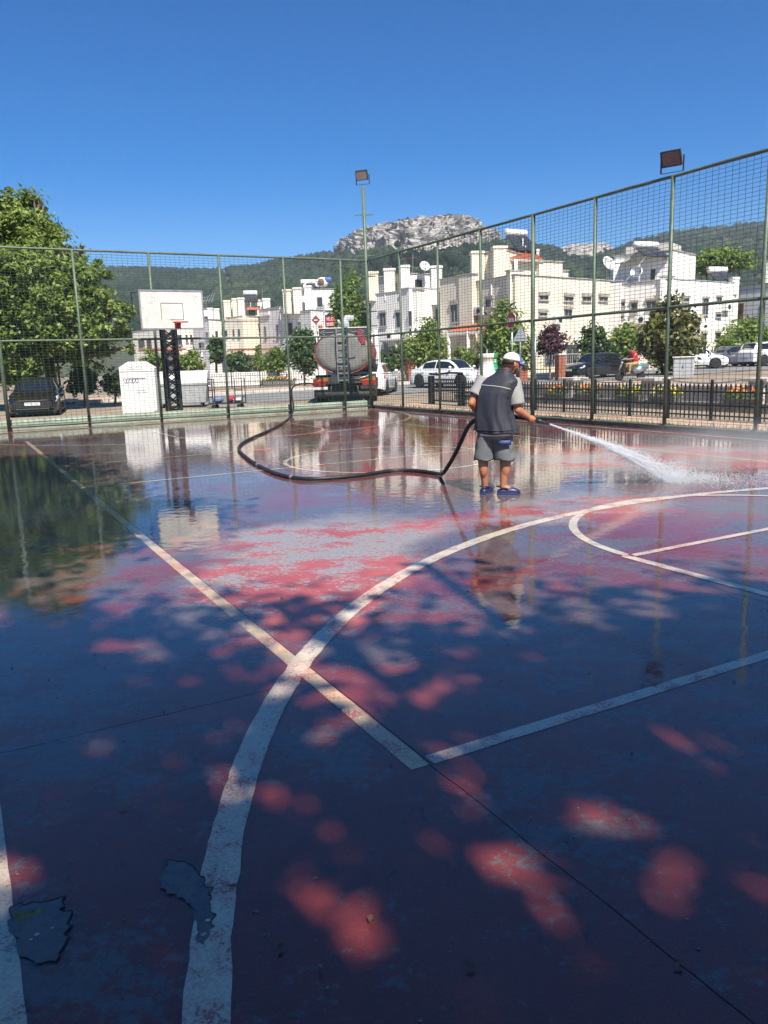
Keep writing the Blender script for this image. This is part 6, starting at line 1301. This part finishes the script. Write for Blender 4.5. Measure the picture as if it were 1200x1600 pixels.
# ---------------------------------------------------------------- hose
def spline(pts, n=14):
    out = []; Q = [pts[0]]+pts+[pts[-1]]
    for i in range(1, len(Q)-2):
        p0, p1, p2, p3 = Q[i-1], Q[i], Q[i+1], Q[i+2]
        for k in range(n):
            t_ = k/n; out.append(.5*((2*p1)+(p2-p0)*t_+(2*p0-5*p1+4*p2-p3)*t_*t_+(3*p1-p0-3*p2+p3)*t_**3))
    return out+[pts[-1]]
hz_ = .028; Wd = lambda v: man_o+v
fence_x = Vector(on_u(457, 606, 0)); trk = P(497, 602, 31.0)
path = [Wd(Rhd+jet_dir*.06), Wd(Rhd-jet_dir*.03), Wd(Vector((.30,.10,.90))), Wd(Vector((.12,.235,.905))), Wd(Lhd), Wd(Vector((-.26,.36,.80))), Wd(Vector((-.40,.62,.45))), Wd(Vector((-.50,1.0,.18))), Vector((.82,10.85,.05))]
path += [Vector((x, y, hz_)) for x, y in ((.74,11.12),(.5,11.42),(.15,11.53),(-.25,11.2),(-.62,11.0),(-1.0,10.93),(-1.3,11.15),(-1.65,11.75),(-2.1,12.9),(-2.48,14.1),(-2.8,15.3),(-2.95,16.6),(-2.92,18.0),(-2.80,20.0),(-2.78,22.6),(-2.86,24.8))]
path += [Vector((fence_x.x+.10, fence_x.y-.9, .22)), fence_x+Vector((0,0,0)), fence_x+Vector((.35,1.6,.10)), Vector((trk.x, trk.y, trk.z))]
pts_ = spline(path, 10); hose = thing('hose', 'long black water hose curving across the wet court to the man', 'hose', (path[9].x, path[9].y, 0))
off = hose.location
MB().tube([p-off for p in pts_], .027, 12).build('pipe', 'hose_black', hose, True)
for i in (42, 150, 168):
    m = MB(); m.tube([pts_[i]-off, pts_[i+1]-off], .031, 12); m.build('band', 'galv', hose, True)
nz0 = Wd(Rhd+jet_dir*.06)-off; m = MB(); m.tube([nz0, nz0+jet_dir*.05, nz0+jet_dir*.10, nz0+jet_dir*.16], [.030,.024,.017,.013], 12); m.build('nozzle', 'dark_plastic', hose, True)

# ---------------------------------------------------------------- water jet and spray
t, b, L = newmat('water'); b.inputs['Base Color'].default_value = (.93,.96,.98,1); b.inputs['Roughness'].default_value = .12; b.inputs['Specular IOR Level'].default_value = .7
tr2 = N(t, 'ShaderNodeBsdfTranslucent'); tr2.inputs[0].default_value = (.95,.97,1,1); tp = N(t, 'ShaderNodeBsdfTransparent'); m1 = N(t, 'ShaderNodeMixShader', i_Fac=.45); m2 = N(t, 'ShaderNodeMixShader', i_Fac=.45)
L.new(b.outputs[0], m1.inputs[1]); L.new(tr2.outputs[0], m1.inputs[2]); L.new(m1.outputs[0], m2.inputs[1]); L.new(tp.outputs[0], m2.inputs[2]); L.new(m2.outputs[0], t.nodes['Material Output'].inputs[0])
J0 = Wd(Rhd+jet_dir*.22); J1 = G(1065, 751); jet = thing('water_jet', 'white water jet spraying from the hose onto the court', 'water', (J1.x, J1.y, 0)); jo = jet.location
def jpt(f): p = J0.lerp(J1, f); p.z = J0.z*(1-f)-.10*0+.05*math.sin(math.pi*f)-.02*f; return p
m = MB(); core = [jpt(k/30*.62)-jo for k in range(31)]; m.tube([p+Vector((0, mnoise.noise(p*9)*.008, mnoise.noise(p*9+Vector((4,0,0)))*.008)) for p in core], [.009+.008*k/30 for k in range(31)], 8); m.build('stream', 'water', jet, True)
for s in range(26):
    m = MB(); a0 = random.uniform(0, 6.28); f0 = random.uniform(.12, .55); f1 = min(1, f0+random.uniform(.25, .5)); pts = []; rs2 = []
    for k in range(22):
        f = f0+(f1-f0)*k/21; sp = .008+.15*max(0, f-.15)**1.2; a_ = a0+1.2*mnoise.noise(Vector((f*5, s, 0))); p = jpt(f)-jo+Vector((.12*sp*math.cos(a_), sp*math.cos(a_), sp*math.sin(a_)*.9)); p += Vector((0, mnoise.noise(p*14+Vector((s,0,0))), mnoise.noise(p*14+Vector((0,s,0)))))*.03*f; p.z = max(.006, p.z)
        pts.append(p); rs2.append((.004+.008*abs(mnoise.noise(Vector((f*22, s*3, 1)))))*math.sin(math.pi*(k+.5)/22)**.5)
    m.tube(pts, rs2, 6); m.build('strand', 'water', jet, True)
def droplets(name, pos, size, vel, n):
    o8 = np.array([(1,0,0),(0,1,0),(-1,0,0),(0,-1,0),(0,0,1),(0,0,-1)], float); f8 = np.array([(0,1,4),(1,2,4),(2,3,4),(3,0,4),(1,0,5),(2,1,5),(3,2,5),(0,3,5)])
    d = vel/np.linalg.norm(vel, axis=1)[:, None]; st = RNG.uniform(1, 3.2, n)[:, None, None]
    v = o8[None]*size[:, None, None]; v = v+d[:, None, :]*(v*d[:, None, :]).sum(2, keepdims=True)*(st-1); v = v+pos[:, None, :]
    return stuff(npmesh(name, v.reshape(-1, 3), (f8[None]+6*np.arange(n)[:, None, None]).reshape(-1, 3), 'water', jet, True))
n = 11000; f = RNG.beta(2.4, 1.4, n); sp = .008+.17*f**1.5
base = np.array([tuple(jpt(q)-jo) for q in f]); pos_ = base+RNG.normal(size=(n, 3))*sp[:, None]*np.array([.6,.7,.55]); pos_[:, 2] = np.maximum(pos_[:, 2], .006)
vel = np.tile(np.array([jet_dir.x, jet_dir.y, -.3]), (n, 1))+RNG.normal(size=(n, 3))*.3; droplets('spray', pos_, RNG.uniform(.0014, .0042, n)*(1+.3*(RNG.random(n) > .95)), vel, n)
n = 9000; a_ = RNG.normal(0, .5, n); rr_ = RNG.gamma(1.6, .42, n); jd = np.array([jet_dir.x, jet_dir.y])/math.hypot(jet_dir.x, jet_dir.y); pd = np.array([-jd[1], jd[0]])
xy = jd[None]*(rr_*np.cos(a_)-.35)[:, None]+pd[None]*(rr_*np.sin(a_))[:, None]; hh = np.abs(RNG.normal(0, 1, n))*.04*np.exp(-rr_*.55)+.004+np.abs(RNG.normal(0, 1, n))*.09*np.exp(-((rr_-.35)/.3)**2)*(RNG.random(n) > .5)
pos_ = np.concatenate([xy, hh[:, None]], 1); vel = np.concatenate([xy/np.maximum(rr_, .1)[:, None], RNG.uniform(-.1, .8, n)[:, None]], 1)+1e-3; droplets('splash', pos_, RNG.uniform(.0012, .0042, n), vel, n)
# fine mist hanging past the impact, a closed volume
t, b, L = newmat('mist'); t.nodes.remove(b); pv = N(t, 'ShaderNodeVolumePrincipled'); pv.inputs['Color'].default_value = (1, 1, 1, 1)
tc = N(t, 'ShaderNodeTexCoord'); ln_ = N(t, 'ShaderNodeVectorMath', operation='LENGTH'); L.new(tc.outputs['Object'], ln_.inputs[0]); mr = N(t, 'ShaderNodeMapRange', interpolation_type='SMOOTHSTEP'); mr.inputs['From Min'].default_value = 1.0; mr.inputs['From Max'].default_value = .1; mr.inputs['To Max'].default_value = 1.0
L.new(ln_.outputs['Value'], mr.inputs['Value']); nn = N(t, 'ShaderNodeTexNoise', i_Scale=2.2, i_Detail=4.0); L.new(tc.outputs['Object'], nn.inputs['Vector']); rp = ramp(t, [(.35, g4(.1)), (.7, g4(1))], nn.outputs['Fac'])
mu = N(t, 'ShaderNodeMath', operation='MULTIPLY'); L.new(mr.outputs[0], mu.inputs[0]); L.new(rp.outputs[0], mu.inputs[1]); mu2 = N(t, 'ShaderNodeMath', operation='MULTIPLY'); mu2.inputs[1].default_value = .9; L.new(mu.outputs[0], mu2.inputs[0]); L.new(mu2.outputs[0], pv.inputs['Density']); L.new(pv.outputs[0], t.nodes['Material Output'].inputs['Volume'])
m = MB(); m.ball((0,0,0), 1.0, 20, 12); mo = stuff(m.build('mist', 'mist', jet)); mo.location = (.85, .35, .40); mo.scale = (2.2, 1.2, .42)

# ---------------------------------------------------------------- wet leaf litter on the slabs
pts = [(1132,757),(1128,760),(1138,758)]+[(random.uniform(60,1150), random.uniform(760,1560)) for _ in range(26)]+[(random.uniform(1000,1190), random.uniform(735,770)) for _ in range(14)]
V = []; Fq = []
for i, (px, py) in enumerate(pts):
    p = G(px, py, .012); a_ = random.uniform(0, 6.28); s = random.uniform(.008, .022); d = Vector((math.cos(a_), math.sin(a_), 0))*s; e = Vector((-d.y, d.x, 0))*.5
    V += [p-d, p-e+Vector((0,0,.004)), p+d+Vector((0,0,.003)), p+e+Vector((0,0,.005))]; Fq.append((4*i, 4*i+1, 4*i+2, 4*i+3))
tag(stuff(npmesh('leaf_litter', [tuple(v) for v in V], Fq, 'dead_leaf')), 'small fallen leaves scattered over the wet court', 'leaves')

# grit and flakes of paint lying on the near slabs
n = 1500; o8 = np.array([(1,0,0),(0,1,0),(-1,0,0),(0,-1,0),(0,0,.6),(0,0,-.6)], float); f8 = np.array([(0,1,4),(1,2,4),(2,3,4),(3,0,4),(1,0,5),(2,1,5),(3,2,5),(0,3,5)])
gp_ = np.stack([RNG.uniform(-2.6, 3.4, n), 1.2+RNG.gamma(2.0, 1.5, n), np.full(n, .0025)], 1); sz_ = RNG.gamma(2.0, .0011, n)+.0008
v_ = o8[None]*sz_[:, None, None]*RNG.uniform(.5, 1.5, (n, 6, 1))+gp_[:, None, :]
mat('grit', (.22,.19,.17), .8, 0, .6, 3, world=True)
tag(stuff(npmesh('grit', v_.reshape(-1, 3), (f8[None]+6*np.arange(n)[:, None, None]).reshape(-1, 3), 'grit')), 'fine grit and crumbs of paint on the near wet slabs', 'grit')
# moss stain and loose flakes in the peeled patches
def flake(px, py, r, mt, z, name, sq=.7):
    c = G(px, py); a0 = random.uniform(0, 6); pts = [(c.x+r*math.cos(a0+6.2832*k/22)*(1+.35*mnoise.noise(Vector((k*.9, px, py)))), c.y+r*sq*math.sin(a0+6.2832*k/22)*(1+.35*mnoise.noise(Vector((k*.9, px, py+7)))), z) for k in range(22)]
    MB().add(pts, [tuple(range(22))]).build(name, mt, court)
mat('moss', (.20,.17,.05), .7, 0, .5, 60, world=True)
flake(36, 1432, .032, 'moss', .0046, 'moss_stain'); flake(62, 1425, .015, 'moss', .0046, 'moss_stain')
for px, py, r in ((58,1462,.008),(48,1470,.006),(82,1452,.005),(280,1362,.02),(292,1372,.012),(318,1462,.01),(325,1440,.008),(268,1382,.012)): flake(px, py, r, 'line_white' if px < 100 or px > 300 else 'patch', .0050, 'paint_flake')
# ---------------------------------------------------------------- haze: even thin air round the whole place
t, b, L = newmat('haze_air'); t.nodes.remove(b); pv = N(t, 'ShaderNodeVolumePrincipled'); pv.inputs['Color'].default_value = (.80, .88, 1, 1); pv.inputs['Density'].default_value = .00036
L.new(pv.outputs[0], t.nodes['Material Output'].inputs['Volume'])
hz = stuff(MB().box(-850, 850, -560, 840, -2, 124).build('haze', 'haze_air')); tag(hz, 'thin pale haze in the air over the whole place', 'haze')
